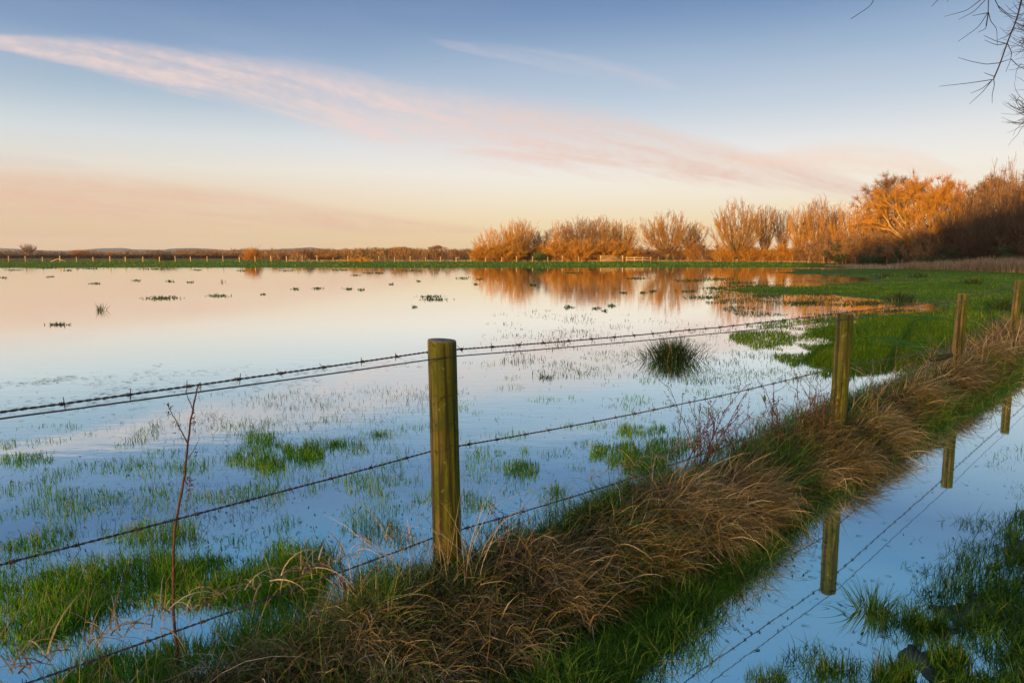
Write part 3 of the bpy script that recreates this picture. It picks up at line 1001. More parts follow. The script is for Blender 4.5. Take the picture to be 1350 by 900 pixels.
# mid patches
for (cx, cy, wx, wy, n_, l_) in ((341, 577, 20, 6, 160, .07), (352, 590, 32, 6, 220, .06), (330, 606, 36, 7, 350, .07), (400, 598, 28, 9, 420, .09), (357, 612, 20, 9, 260, .09),
                                 (842, 568, 34, 5, 320, .07), (812, 600, 34, 14, 620, .09), (850, 612, 34, 14, 620, .09), (880, 590, 28, 10, 420, .08), (905, 580, 16, 8, 200, .07),
                                 (690, 618, 24, 8, 260, .06), (675, 596, 20, 5, 120, .05), (470, 590, 14, 5, 90, .06),
                                 (600, 662, 60, 12, 300, .05), (850, 640, 40, 10, 260, .06), (700, 720, 60, 14, 500, .09), (200, 620, 50, 9, 120, .05), (35, 606, 40, 8, 240, .06),
                                 (330, 655, 60, 12, 240, .05), (500, 640, 60, 16, 300, .05), (170, 660, 120, 16, 340, .045)):
    t_ = np.linspace(0, 2 * math.pi, 12, endpoint=False)
    pix_patch(G4, [(cx + wx * math.cos(q) * rnd.uniform(.7, 1.1), cy + wy * math.sin(q) * rnd.uniform(.7, 1.1)) for q in t_], int(n_ * 2.2), l_ * .45, l_ * .9, .0034, .34, 6, 133 + int(cx), rv0=.62, z0=.0, soft=6)
pix_patch(G4, [(-20, 560), (200, 560), (560, 545), (700, 560), (1000, 520), (1050, 560), (960, 590), (900, 640), (760, 700), (620, 730), (420, 700), (-20, 730)], 26000, .02, .06, .0030, .575, 3.4, 181, z0=.0, rv0=.5)
pix_patch(G4, [(560, 480), (1000, 460), (1060, 520), (900, 560), (620, 560)], 8000, .02, .05, .0030, .59, 3.0, 182, z0=.0, rv0=.4)
o = G4.build('grass', M['green'])
tag(o, 'bright green grass standing in the shallows left of the fence', 'grass', kind='stuff')

# thin sparse blades poking out of the flood
G5 = Grass()


def sparse(G, reg, ncl, per, l, seed):
    x0, y0, x1, y1 = reg
    for _ in range(ncl):
        cx = rng.uniform(x0, x1); cy = y0 + (y1 - y0) * rng.random()
        gq = gpt(cx, cy)
        if fbm(gq[0] * .45, gq[1] * .3, 400, 3) < .50 + .05 * rng.random(): continue
        k = rng.integers(3, per)
        sprx = rng.uniform(4, 24)
        px = cx + rng.normal(0, sprx, k); py = cy + rng.normal(0, sprx * .22, k)
        py = np.maximum(py, HOR + 45)
        g_ = np.array([gpt(a_, b_) for a_, b_ in zip(px, py)])
        hz = height(g_[:, 0], g_[:, 1]); s_, t_ = st(g_[:, 0], g_[:, 1])
        g_ = g_[(hz < .02) & (t_ < -.1)]
        n_ = len(g_)
        if n_ == 0: continue
        g_[:, 2] = -.02
        G.add(g_, rng.uniform(.25, 1, n_) * l + .02, rng.uniform(0, 6.28, n_), rng.uniform(0, .8, n_), rng.uniform(0, 1.3, n_), .0026 * rng.uniform(.7, 1.3, n_) * np.maximum(1, g_[:, 1] / 5.0), 3, rv=np.clip(rng.normal(.4, .25, n_), 0, 1))


sparse(G5, (-30, 545, 1100, 760), 900, 16, .065, 1)
sparse(G5, (-30, 510, 1120, 600), 480, 16, .055, 2)
sparse(G5, (350, 470, 1090, 540), 620, 16, .06, 3)
sparse(G5, (620, 415, 1090, 490), 420, 14, .06, 4)
sparse(G5, (560, 540, 1000, 700), 240, 18, .075, 5)
o = G5.build('sparse_grass', M['wet'])
tag(o, 'thin scattered grass blades poking up through the flood water', 'grass', kind='stuff')

# flat drowned grass rafts further out
G6 = Grass()
RAFTS = [(218, 393, 34, 2.6), (285, 390, 15, 1.8), (75, 428, 20, 1.2), (180, 370, 6, 1.2), (225, 371, 8, 1.6), (248, 372, 7, 1.2), (122, 374, 6, .8), (8, 366, 6, 1), (65, 365, 5, .8),
         (390, 381, 6, 1.6), (421, 380, 7, 1.6), (462, 381, 8, 1.4), (478, 382, 5, 1), (345, 388, 8, .8), (468, 363, 8, 1), (484, 360, 8, 1.2), (500, 360, 7, 1), (516, 375, 6, 1), (555, 371, 4, 1),
         (612, 367, 12, 1.8), (635, 368, 6, 1.4), (570, 391, 14, 1.6), (576, 395, 16, 1.8), (545, 405, 6, .7), (625, 375, 3, 1), (700, 376, 8, 2), (662, 428, 14, 3), (690, 428, 16, 2), (716, 424, 10, 2.6),
         (752, 405, 8, 1.8), (783, 407, 6, 1.6), (808, 403, 7, 2), (798, 410, 4, 1.4), (742, 413, 6, 1.4), (755, 424, 6, 1.6), (760, 360, 16, 1.4), (840, 367, 16, 1.6), (862, 384, 7, 1.6), (822, 386, 8, 1), (848, 386, 5, 1.2),
         (910, 370, 18, 2), (944, 368, 20, 2.4), (905, 384, 14, 1.6), (945, 380, 40, 2.2), (930, 392, 30, 2.4), (990, 378, 40, 3), (1010, 390, 40, 2.6), (1040, 384, 40, 3.5), (975, 373, 30, 1.8),
         (1060, 400, 30, 3), (1050, 437, 40, 6), (1030, 452, 26, 5), (1070, 462, 24, 5), (1000, 440, 24, 4), (985, 468, 16, 4), (1062, 480, 12, 4), (1040, 470, 20, 4), (1090, 430, 20, 4), (1110, 415, 26, 4), (1140, 400, 40, 3.5), (1180, 410, 30, 3),
         (1080, 388, 30, 2.2), (1000, 428, 20, 3), (960, 415, 20, 2), (1060, 420, 26, 2.5),
         (718, 495, 14, 3.5), (760, 512, 14, 3), (822, 463, 12, 4), (815, 517, 12, 3), (722, 440, 10, 3), (840, 440, 12, 2), (850, 500, 10, 3), (950, 476, 10, 3), (985, 488, 10, 3), (1008, 500, 9, 4), (950, 512, 12, 3), (880, 540, 14, 3), (920, 540, 16, 3),
         (60, 353.5, 30, 1.2), (20, 356, 12, 1), (120, 354, 26, 1), (200, 355, 20, 1), (260, 356, 12, .8), (320, 357, 16, 1), (90, 356.5, 10, 1), (380, 357, 12, .8), (450, 356, 14, 1), (540, 357, 16, 1)]
RAFTS = [q for q in RAFTS if q[1] < 412 or q[0] < 600]
for (cx, cy, wx, wy) in RAFTS:
    cx += rnd.uniform(-3, 3); wx *= rnd.uniform(.6, 1.3)
    n_ = int(16 + wx * wy * 2.6)
    px = cx + rng.normal(0, wx * .45, n_); py = cy + rng.normal(0, wy * .42, n_)
    g_ = np.array([gpt(a_, max(b_, 350)) for a_, b_ in zip(px, py)])
    g_[:, 2] = -.01
    dd = g_[:, 1]
    G6.add(g_, np.minimum(rng.uniform(.04, .10, n_) + dd * .0006, .16), rng.uniform(0, 6.28, n_), rng.uniform(.2, 1.25, n_), rng.uniform(.1, .8, n_), .004 + dd * .0009, 2, rv=np.clip(rng.normal(.45, .25, n_), 0, 1))
pix_patch(G6, [(930, 372), (1130, 366), (1200, 400), (1110, 430), (1000, 425), (930, 400)], 16000, .03, .08, .0042, .53, .9, 171, z0=-.0, rv0=.5, nseg=3)
pix_patch(G6, [(640, 415), (760, 405), (900, 425), (1000, 440), (1100, 425), (1100, 500), (1000, 505), (880, 545), (760, 520), (640, 470)], 9000, .03, .08, .0034, .61, 1.3, 172, z0=.0, rv0=.45, nseg=3)
o = G6.build('drowned_grass', M['wet'])
tag(o, 'low dark rafts of drowned grass far out on the flood', 'grass', kind='stuff')

# field turf on the right and far bank
G7 = Grass()
pix_patch(G7, [(1020, 352), (1400, 352), (1400, 440), (1230, 480), (1120, 505), (1060, 480), (1060, 430), (900, 392), (930, 375)], 90000, .035, .08, .0042, .30, 1.5, 141, land=-.004, bend=1.0, rv0=.45, nseg=3)
pix_patch(G7, [(-20, 345), (1060, 345), (1060, 353), (-20, 353)], 16000, .06, .13, .006, .30, .5, 143, land=.0, bend=1.0, rv0=.5, nseg=2)
pix_patch(G7, [(990, 425), (1115, 418), (1120, 500), (1060, 490), (1000, 462), (960, 445)], 16000, .03, .08, .0040, .47, 1.9, 173, z0=.0, rv0=.5, nseg=3)
o = G7.build('meadow_grass', M['field'])
tag(o, 'short saturated green turf of the unflooded meadow beyond the fence', 'grass', kind='stuff')

# track side: muddy grass right of the puddle
G8 = Grass()
pix_patch(G8, [(1180, 800), (1215, 750), (1290, 700), (1340, 660), (1380, 640), (1420, 800), (1400, 960), (1000, 960), (1080, 900), (1150, 850)], 15000, .03, .08, .0030, .50, 4.0, 151, bend=1.3, tilt=.9, rv0=.42, z0=-.02)
pix_patch(G8, [(1180, 730), (1230, 690), (1300, 680), (1380, 660), (1380, 740), (1290, 760), (1200, 770)], 2600, .05, .10, .0030, .50, 4, 155, bend=1.3, tilt=1.0, rv0=.3, z0=-.02)
pix_patch(G8, [(1290, 580), (1400, 560), (1400, 650), (1320, 660)], 900, .03, .08, .0030, .50, 5, 157, bend=1.0, tilt=1.1, rv0=.3, z0=-.02)
pix_patch(G8, [(960, 925), (1000, 880), (1060, 850), (1150, 860), (1180, 900), (1150, 940)], 1800, .04, .09, .0030, .50, 6, 158, bend=1.2, tilt=1.0, rv0=.4, z0=-.02)
pix_patch(G8, [(1100, 900), (1180, 840), (1260, 770), (1350, 720), (1400, 760), (1400, 930), (1080, 940)], 9000, .04, .09, .0032, .47, 3.0, 159, bend=1.3, tilt=.8, rv0=.5, z0=-.01)
for (cx, cy, wx, wy, n_, l_) in ((1215, 835, 34, 20, 1700, .12), (1165, 815, 20, 10, 300, .09), (1110, 890, 30, 12, 500, .09), (1010, 895, 26, 12, 400, .09), (1250, 875, 26, 14, 500, .09), (1340, 700, 14, 18, 420, .09),
                                 (1285, 745, 26, 10, 380, .09), (1180, 892, 26, 12, 500, .10), (1325, 780, 20, 10, 260, .07), (1240, 775, 24, 8, 260, .09)):
    t_ = np.linspace(0, 2 * math.pi, 12, endpoint=False)
    pix_patch(G8, [(cx + wx * math.cos(q) * rnd.uniform(.7, 1.1), cy + wy * math.sin(q) * rnd.uniform(.7, 1.1)) for q in t_], int(n_ * 1.4), l_ * .4, l_, .0034, .40, 8, 160 + int(cx), rv0=.55, z0=-.02, soft=10)
o = G8.build('track_grass', M['deepgreen'])
tag(o, 'clumpy grass growing from the mud at the edge of the track puddle', 'grass', kind='stuff')

# loose upright straw and seed stems over the bank
G9 = Grass()


def stems(n, s0, s1, t0, t1, l0, l1, G, wd=.0022, tilt=.5, bend=1.2):
    s_ = rng.uniform(s0, s1, n); t_ = rng.uniform(t0, t1, n)
    xs, ys = world_st(s_, t_)
    zz = height(xs, ys)
    G.add(np.stack([xs, ys, zz], 1), rng.uniform(l0, l1, n), rng.uniform(0, 6.28, n), rng.uniform(0, tilt, n), rng.uniform(.1, bend, n), wd * rng.uniform(.7, 1.4, n) * np.maximum(1, ys / 4.0), 7, rv=np.clip(rng.normal(.5, .25, n), 0, 1), kink=.16)


stems(220, -2.2, .2, -.35, .1, .3, .62, G9, tilt=.7, bend=1.7)
stems(60, -.25, .3, -.1, .2, .35, .62, G9, tilt=.7, bend=1.8)
stems(160, 1.2, 4.0, -.35, .1, .25, .5, G9, .0018, .6, 1.3)
stems(420, 4.0, 11, -.45, .25, .25, .62, G9, .0022, .6, 1.3)
stems(200, 9, 12, -.5, .5, .3, .75, G9, .003, .5, 1.3)
stems(240, -2.4, 11, -.1, .5, .2, .45, G9, .0026, 1.0, 1.8)
s_ = rng.normal(-.02, .07, 26); t_ = rng.uniform(.07, .20, 26)
x_, y_ = world_st(s_, t_)
G9.add(np.stack([x_, y_, height(x_, y_)], 1), rng.uniform(.45, .75, 26), AZ_E + math.pi * (rng.random(26) < .5) + rng.normal(0, .5, 26), rng.uniform(.05, .35, 26), rng.uniform(.3, 1.6, 26), rng.uniform(.002, .005, 26), 8, rv=rng.uniform(.4, 1, 26), kink=.15)
# straws caught over the lowest wire left of the near post
s_ = rng.uniform(-1.75, -.1, 240)
x_, y_ = world_st(s_, -.063 + rng.normal(0, .012, 240))
zw = .425 + rng.normal(0, .012, 240)
G9.add(np.stack([x_, y_, zw], 1), rng.uniform(.05, .22, 240), np.where(rng.random(240) < .5, AZ_R, AZ_R + math.pi) + rng.normal(0, .9, 240), rng.uniform(.3, 1.4, 240), rng.uniform(.8, 2.2, 240), rng.uniform(.002, .006, 240), 6, rv=rng.random(240))
s_ = rng.uniform(1.0, 4.2, 200)
x_, y_ = world_st(s_, -.063 + rng.normal(0, .012, 200))
G9.add(np.stack([x_, y_, .39 + rng.normal(0, .012, 200)], 1), rng.uniform(.05, .2, 200), rng.uniform(0, 6.28, 200), rng.uniform(.5, 1.6, 200), rng.uniform(.8, 2.0, 200), rng.uniform(.002, .005, 200), 5, rv=rng.random(200) * .6)
o = G9.build('straw', M['straw'])
tag(o, 'bleached straw stems sticking out of the bank and caught on the lowest wire', 'straw', kind='stuff')

# flecks floating on the water
n = 1500
px = np.concatenate([rng.uniform(0, 1100, n), rng.uniform(930, 1350, 320)]); py = np.concatenate([480 + 280 * rng.random(n) ** .8, rng.uniform(560, 860, 320)])
g_ = np.array([gpt(a_, b_) for a_, b_ in zip(px, py)])
hz = height(g_[:, 0], g_[:, 1]); g_ = g_[hz < -.01]; n = len(g_)
g_[:, 2] = .003
G10 = Grass()
G10.add(g_, rng.uniform(.006, .045, n), rng.uniform(0, 6.28, n), np.full(n, 1.55), np.full(n, .02), rng.uniform(.003, .008, n), 2, twist=np.zeros(n), rv=rng.random(n))
# wind-blown scum lines on the left
for (x0, y0, x1, y1, k, sp_) in ((-10, 508, 150, 496, 110, 2.2), (40, 505, 95, 496, 60, 1.2), (110, 507, 330, 484, 90, 3), (120, 520, 420, 500, 260, 6), (0, 540, 200, 522, 160, 7), (380, 492, 560, 476, 160, 4), (160, 509, 210, 478, 30, 2)):
    u = rng.random(k)
    g_ = np.array([gpt(x0 + (x1 - x0) * q + rng.normal(0, 3), y0 + (y1 - y0) * q + rng.normal(0, sp_)) for q in u])
    g_[:, 2] = .004
    G10.add(g_, rng.uniform(.02, .10, k), rng.normal(.3, .5, k), np.full(k, 1.55), np.full(k, .02), rng.uniform(.004, .012, k), 2, twist=np.zeros(k), rv=rng.random(k) * .5)
o = G10.build('floating_debris', M['wet'])
tag(o, 'bits of leaf and grass floating on the flood water', 'debris', kind='stuff')


# ------------------------------------------------------------------ single tufts and rushes
def tuft(name, px, py, n, L0, L1, wd, m, label, cat, spread, tilt=.7, bend=.7, rv0=.5, group=None, z=None, nseg=5, splay=True):
    c = gpt(px, py)
    if z is None:
        z = max(float(height(c[0], c[1])), -.03)
    G = Grass()
    r_ = np.abs(rng.normal(0, spread, n)); a_ = rng.uniform(0, 6.28, n)
    root = np.stack([r_ * np.cos(a_), r_ * np.sin(a_), np.zeros(n)], 1)
    az_ = a_ + rng.normal(0, .6, n) if splay else rng.uniform(0, 6.28, n)
    tl = np.clip(r_ / spread * .35, 0, 1.1) * tilt + rng.uniform(0, .25, n) * tilt
    G.add(root, rng.uniform(L0, L1, n), az_, tl, rng.uniform(.05, bend, n), wd * rng.uniform(.7, 1.3, n), nseg, rv=np.clip(rng.normal(rv0, .2, n) + np.where(rng.random(n) < .08, .5, 0), 0, 1), kink=.13)
    o = G.build(name, m)
    o.location = (c[0], c[1], z)
    tag(o, label, cat, group)
    return o


tuft('rush_clump', 886, 474, 900, .22, .42, .008, M['rush'], 'big dark rush clump standing alone in the flood behind the wires', 'rush clump', .20, .8, .5, .45)
tuft('rush_clump', 131, 409, 45, .14, .30, .012, M['rush'], 'small dark rush tuft alone in the water far left', 'rush clump', .07, .6, .4)
tuft('rush_clump', 1186, 396, 260, .22, .38, .022, M['rush'], 'dark rush clump on the green meadow above the middle fence posts', 'rush clump', .30, .9, .6)
tuft('rush_clump', 1284, 378, 150, .25, .40, .026, M['rush'], 'small round dark rush clump far out on the meadow grass', 'rush clump', .28, .9, .6)
tuft('rush_clump', 1325, 410, 260, .25, .42, .014, M['rush'], 'dark rush clump just left of the farthest fence post', 'rush clump', .20, .9, .6)
tuft('rush_clump', 1211, 366, 110, .25, .4, .035, M['rush'], 'flat dark rush clump on the far meadow edge, right one of a pair', 'rush clump', .4, .9, .6)
tuft('rush_clump', 1168, 365, 110, .2, .35, .035, M['rush'], 'flat dark rush clump on the far meadow edge, left one of a pair', 'rush clump', .5, .9, .6)
tuft('rush_clump', 293, 372, 14, .12, .28, .02, M['rush'], 'tiny rush tuft in the water far beyond the drowned grass rafts', 'rush clump', .08, .7, .3)
tuft('grass_tuft', 1150, 806, 150, .09, .20, .0042, M['deepgreen'], 'dark spiky grass tuft standing alone in the track puddle', 'grass tuft', .045, 1.0, .9, .5)
tuft('grass_tuft', 735, 650, 150, .06, .13, .004, M['green'], 'small bright green tuft in the water right of the near post', 'grass tuft', .05, .7, .7, .6)
tuft('grass_tuft', 441, 586, 300, .05, .11, .0048, M['green'], 'bright round green tuft in the water left of the near post', 'grass tuft', .12, .7, .7, .6)
tuft('grass_tuft', 501, 573, 320, .04, .085, .005, M['green'], 'low wide green tuft nearest the left side of the near post', 'grass tuft', .14, .8, .7, .5)
tuft('grass_tuft', 867, 640, 110, .05, .11, .004, M['green'], 'narrow green tuft in the water above the drooping dead grass hump', 'grass tuft', .045, .7, .7, .6)
tuft('grass_tuft', 720, 498, 90, .05, .10, .0065, M['wet'], 'dull low tuft in the open water between near post and rush clump', 'grass tuft', .08, .9, .7, .5)

# ------------------------------------------------------------------ dead weeds
# tall dock skeleton on the left, between the wires
DW = 2.42


def wp(px, py, Y=DW):
    return at(px, py, Y)


st_ = Acc()
root = wp(234, 885); base = root.copy(); base[2] = float(height(base[0], base[1])) - .02
weed = empty('dead_dock', tuple(base))
tag(weed, 'tall bare brown dock stalk with forked top rising across the left wires', 'dead weed')


def wires_path(acc, pix, r0, r1, Y=DW, off=None, k=6, wob=.0):
    pts = [wp(*q, Y) if len(q) == 2 else wp(q[0], q[1], Y + q[2]) for q in pix]
    pts = np.array(pts) - np.array(off)
    # smooth resample
    n_ = len(pts); u = np.linspace(0, n_ - 1, n_ * 4)
    out = np.stack([np.interp(u, np.arange(n_), pts[:, c]) for c in range(3)], 1)
    out[1:-1] = (out[:-2] + out[1:-1] * 2 + out[2:]) / 4
    if wob:
        out[1:-1] += rng.normal(0, wob, out[1:-1].shape)
    tube(acc, out, np.linspace(r0, r1, len(out)), k)
    return out


main = [(236, 888), (233, 850), (229, 810), (228, 760), (230, 700), (235, 670), (243, 630), (246, 600), (249, 570), (252, 550), (256, 530), (260, 512), (264, 504)]
s = wires_path(st_, main, .0058, .0022, off=base, wob=.0008)
st_.build('stem', M['weed'], weed, True)
for k_, (pix, r0) in enumerate((([(248, 585), (240, 570), (233, 557), (226, 543), (220, 532)], .0026), ([(256, 545), (250, 530), (244, 515)], .002), ([(262, 512), (266, 508), (262, 520)], .0016),
                       ([(248, 605), (256, 592), (261, 582)], .0018), ([(247, 640), (242, 625), (240, 612)], .0016), ([(230, 800), (237, 775), (243, 765)], .0016))):
    a = Acc()
    wires_path(a, pix, r0, .001, off=base, k=5, wob=.0008)
    a.build('branch', M['weed'], weed, True)
for (px, py, n_) in ((251, 636, 26), (255, 552, 18), (222, 536, 12), (258, 598, 8), (232, 560, 8), (250, 650, 10)):
    c = wp(px, py) - base
    a = Acc()
    for _ in range(n_):
        p_ = c + rng.normal(0, 1, 3) * np.array([.005, .005, .011]); q_ = p_ + rng.normal(0, .006, 3)
        tube(a, [p_, q_], [.0018, .001], 4)
    a.build('seed_head', M['weed'], weed, True)


def weed_plant(px, Y, zb, H, n_main, lean, seed, label, spread=.12, m='weed', name='dead_weed'):
    r_ = random.Random(seed)
    d = ray(px, 500); x_ = d[0] / d[1] * Y
    zb = float(height(x_, Y)) - .02
    root_ = empty(name, (x_, Y, zb))
    tag(root_, label, 'dead weed')
    stem_a = Acc()
    for q in range(n_main):
        p_ = np.array([r_.gauss(0, .03), r_.gauss(0, .03), 0.0])
        dr = np.array([lean + r_.gauss(0, spread), r_.gauss(0, spread), 1.0]); h_ = H * r_.uniform(.55, 1.0)
        pts = [p_]
        nst = 10
        for i_ in range(nst):
            dr = dr + np.array([r_.gauss(0, .09), r_.gauss(0, .09), 0])
            dn = dr / np.linalg.norm(dr)
            pts.append(pts[-1] + dn * h_ / nst)
            if i_ > 2 and r_.random() < .75:
                sd2 = dn + np.array([r_.gauss(0, .8), r_.gauss(0, .8), r_.uniform(-.1, .4)]); sd2 /= np.linalg.norm(sd2)
                L2 = r_.uniform(.04, .14)
                mid_ = pts[-1] + sd2 * L2 * .5; end = mid_ + (sd2 + np.array([0, 0, .4])) * L2 * .5
                tube(stem_a, [pts[-1], mid_, end], [.0018, .0014, .0008], 4)
                for _ in range(r_.randint(2, 7)):
                    f_ = r_.random()
                    c_ = mid_ + (end - mid_) * f_ + np.array([r_.gauss(0, .004) for _ in range(3)])
                    tube(stem_a, [c_, c_ + np.array([r_.gauss(0, .006), r_.gauss(0, .006), r_.gauss(0, .006)])], [.0026, .0012], 4)
        tube(stem_a, pts, np.linspace(.0034, .0015, len(pts)), 5)
    stem_a.build('stem', M[m], root_, True)
    return root_


weed_plant(905, 4.15, 0, .66, 9, .30, 11, 'leaning tangle of dead reddish stalks at the left end of the grass hump', .16)
weed_plant(925, 4.25, 0, .80, 11, .18, 12, 'tallest tangle of dead stalks leaning onto the middle wire before the second post', .14)
weed_plant(1040, 4.75, 0, .56, 8, -.05, 13, 'upright dead stalks with dark seed clusters left of the second post', .10)
weed_plant(1062, 4.95, 0, .62, 8, .05, 14, 'thin dead stalks crossing the low wire close to the second post', .10)
weed_plant(1088, 5.0, 0, .50, 8, .05, 15, 'short dead stalks touching the left side of the second post', .10)
weed_plant(985, 4.5, 0, .40, 8, .0, 16, 'sparse dead stalks in the gap between the two grass humps', .12)
weed_plant(1208, 7.0, 0, .50, 5, .0, 17, 'pale dead stalks standing between second and third post', .08)
weed_plant(1308, 8.9, 0, .62, 6, .0, 18, 'stiff brown dead stalk cluster right of the third post', .06)
weed_plant(660, 3.15, 0, .34, 4, .12, 19, 'fine dead stalks just right of the near post', .16)
weed_plant(470, 2.60, 0, .30, 5, -.1, 20, 'small brown dead stalks on the bank left of the near post', .2)
# one green leaf hanging from a thread of bramble
lf = weed_plant(1000, 4.55, 0, .50, 1, .06, 23, 'single thin bramble shoot carrying one green leaf', .02, name='bramble_shoot')
c = at(1008, 526, 4.55) - np.array(lf.location)
u = np.linspace(0, 1, 9); V = []
for q in u:
    wd = .011 * math.sin(math.pi * min(1, q * .92 + .06)) ** .7
    V += [(c[0] - wd, c[1], c[2] + .045 * (1 - q) - .022), (c[0], c[1] + .004, c[2] + .045 * (1 - q) - .022), (c[0] + wd, c[1], c[2] + .045 * (1 - q) - .022)]
i = np.arange(8)[:, None] * 3; j = np.arange(2)[None]
lo = mesh_obj('leaf', np.array(V), np.stack([i + j, i + j + 1, i + j + 4, i + j + 3], -1).reshape(-1, 4), M['evergreen'], lf, True)

# weathered broken stake lying in the dead grass
a = Acc()
p0 = at(1228, 474, 7.2); p1 = at(1254, 468, 7.3)
tube(a, [p0 * (1 - q) + p1 * q - p0 for q in np.linspace(0, 1, 6)], [.03, .034, .033, .034, .03, .026], 8)
o = a.build('broken_stake', M['post_brown'], None, True); o.location = tuple(p0)
tag(o, 'short broken timber stake lying in the dead grass below the third post', 'stake')


# ------------------------------------------------------------------ bare trees
def rot(v, axis, ang):
    axis = axis / (np.linalg.norm(axis) + 1e-9)
    return v * math.cos(ang) + np.cross(axis, v) * math.sin(ang) + axis * np.dot(axis, v) * (1 - math.cos(ang))


def perp(v, r_):
    a_ = np.array([r_.gauss(0, 1), r_.gauss(0, 1), r_.gauss(0, 1)])
    c_ = np.cross(v, a_)
    return c_ / (np.linalg.norm(c_) + 1e-9)


UP = np.array([0, 0, 1.0])


def shoot(S, p, d, L, r0, r1, n, r_, upw=.0, wob=.06):
    """curved limb written as segments; returns points and directions"""
    out = []
    for i_ in range(n):
        d = d + UP * upw / n + np.array([r_.gauss(0, wob), r_.gauss(0, wob), r_.gauss(0, wob * .6)])
        d = d / np.linalg.norm(d)
        q = p + d * L / n
        ra = r0 + (r1 - r0) * i_ / n; rb = r0 + (r1 - r0) * (i_ + 1) / n
        S.append((*p, *q, ra, rb))
        out.append((q, d.copy(), rb))
        p = q
    return out


def tpl_pollard(seed, H=8.0, fan=.62, nmain=56, trunk=.20, subs=11):
    r_ = random.Random(seed); TR = []; CR = []
    th = H * trunk
    shoot(TR, np.array([0, 0, -.2]), UP, th * 1.0 + .2, .30, .34, 4, r_, 0, .04)
    head = np.array([0, 0, th])
    for q in range(nmain):
        a_ = q * 2.39996 + r_.uniform(-.4, .4); w_ = math.sqrt((q + .5) / nmain); f_ = min(1.45, fan * 1.75 * w_ * r_.uniform(.8, 1.1))
        d = np.array([math.cos(a_) * math.sin(f_), math.sin(a_) * math.sin(f_), math.cos(f_)])
        L_ = (H - th) * r_.uniform(.80, .98) * (1.0 - .16 * w_ ** 2)
        st0 = head - UP * r_.uniform(0, .5) * th * (.3 + w_ * .5) + d * .12
        pts = shoot(TR if q % 3 == 0 else CR, st0, d, L_ * .5, .050, .030, 5, r_, .75, .05)
        pts2 = shoot(CR, pts[-1][0], pts[-1][1], L_ * .5, .030, .011, 5, r_, .55, .045)
        allp = pts[1:] + pts2
        for k in range(subs):
            p_, dd, rb = r_.choice(allp)
            d2 = rot(dd, perp(dd, r_), r_.uniform(.15, .42))
            L2 = L_ * r_.uniform(.14, .32)
            sp = shoot(CR, p_, d2, L2, min(rb, .020), .010, 3, r_, .5, .04)
            for _ in range(5):
                p3, d3, rb3 = r_.choice(sp)
                shoot(CR, p3, rot(d3, perp(d3, r_), r_.uniform(.15, .6)), L2 * r_.uniform(.3, .6), .015, .012, 2, r_, .4, .05)
    return TR, CR


def tpl_bush(seed, H=4.0, W=2.2, n=64, subs=10):
    r_ = random.Random(seed); TR = []; CR = []
    for q in range(n):
        a_ = r_.uniform(0, 6.28); rad = W * .42 * math.sqrt(r_.random())
        p = np.array([math.cos(a_) * rad, math.sin(a_) * rad, -.1])
        f_ = r_.uniform(.05, 1.0)
        d = np.array([math.cos(a_) * math.sin(f_), math.sin(a_) * math.sin(f_), math.cos(f_)])
        L_ = H * r_.uniform(.55, 1.0) * (1 - .30 * f_)
        pts = shoot(TR if q < 12 else CR, p, d, L_ * .6, .040, .026, 4, r_, .1, .08)
        pts2 = shoot(CR, pts[-1][0], pts[-1][1], L_ * .4, .026, .014, 3, r_, .2, .08)
        for k in range(subs):
            p_, dd, rb = r_.choice(pts + pts2)
            sp = shoot(CR, p_, rot(dd, perp(dd, r_), r_.uniform(.3, 1.0)), L_ * r_.uniform(.15, .34), .026, .018, 2, r_, .2, .10)
            for _ in range(6):
                p3, d3, _r = r_.choice(sp)
                shoot(CR, p3, rot(d3, perp(d3, r_), r_.uniform(.3, 1.2)), L_ * r_.uniform(.07, .17), .022, .016, 2, r_, .1, .12)
    return TR, CR


def tpl_spread(seed, H=12.0, W=6.0):
    """broad crowned tree"""
    r_ = random.Random(seed); TR = []; CR = []
    th = H * .22
    tp = shoot(TR, np.array([0, 0, -.2]), UP, th + .2, .38, .30, 4, r_, 0, .04)

    def grow(p, d, L, r0, lv):
        if lv == 0:
            for _ in range(7):
                shoot(CR, p, rot(d, perp(d, r_), r_.uniform(.2, 1.2)), r_.uniform(.35, 1.0), .017, .012, 3, r_, .15, .12)
            return
        tgt = TR if lv >= 3 else CR
        pts = shoot(tgt, p, d, L, r0, r0 * .62, 4, r_, .12, .13)
        nb = 3 if lv > 2 else 4
        for k in range(nb):
            q = pts[-1] if k < 2 else pts[r_.randint(1, 3)]
            grow(q[0], rot(q[1], perp(q[1], r_), r_.uniform(.3, .8)), L * r_.uniform(.62, .85), r0 * .6, lv - 1)
    for k in range(7):
        a_ = k / 7 * 6.28 + r_.uniform(-.3, .3); f_ = r_.uniform(.25, 1.1)
        d = np.array([math.cos(a_) * math.sin(f_), math.sin(a_) * math.sin(f_), math.cos(f_)])
        q = tp[-1] if k < 4 else tp[-2]
        grow(q[0], d, H * .27, .17, 4)
    return TR, CR


def norm_tpl(tpl):
    TR, CR = np.array(tpl[0]), np.array(tpl[1])
    allz = np.concatenate([TR[:, 5], CR[:, 5]]); H = np.percentile(allz, 99.7)
    allx = np.abs(np.concatenate([CR[:, 3], CR[:, 4]])); W = np.percentile(allx, 97)
    return TR, CR, H, W


TPL = {}


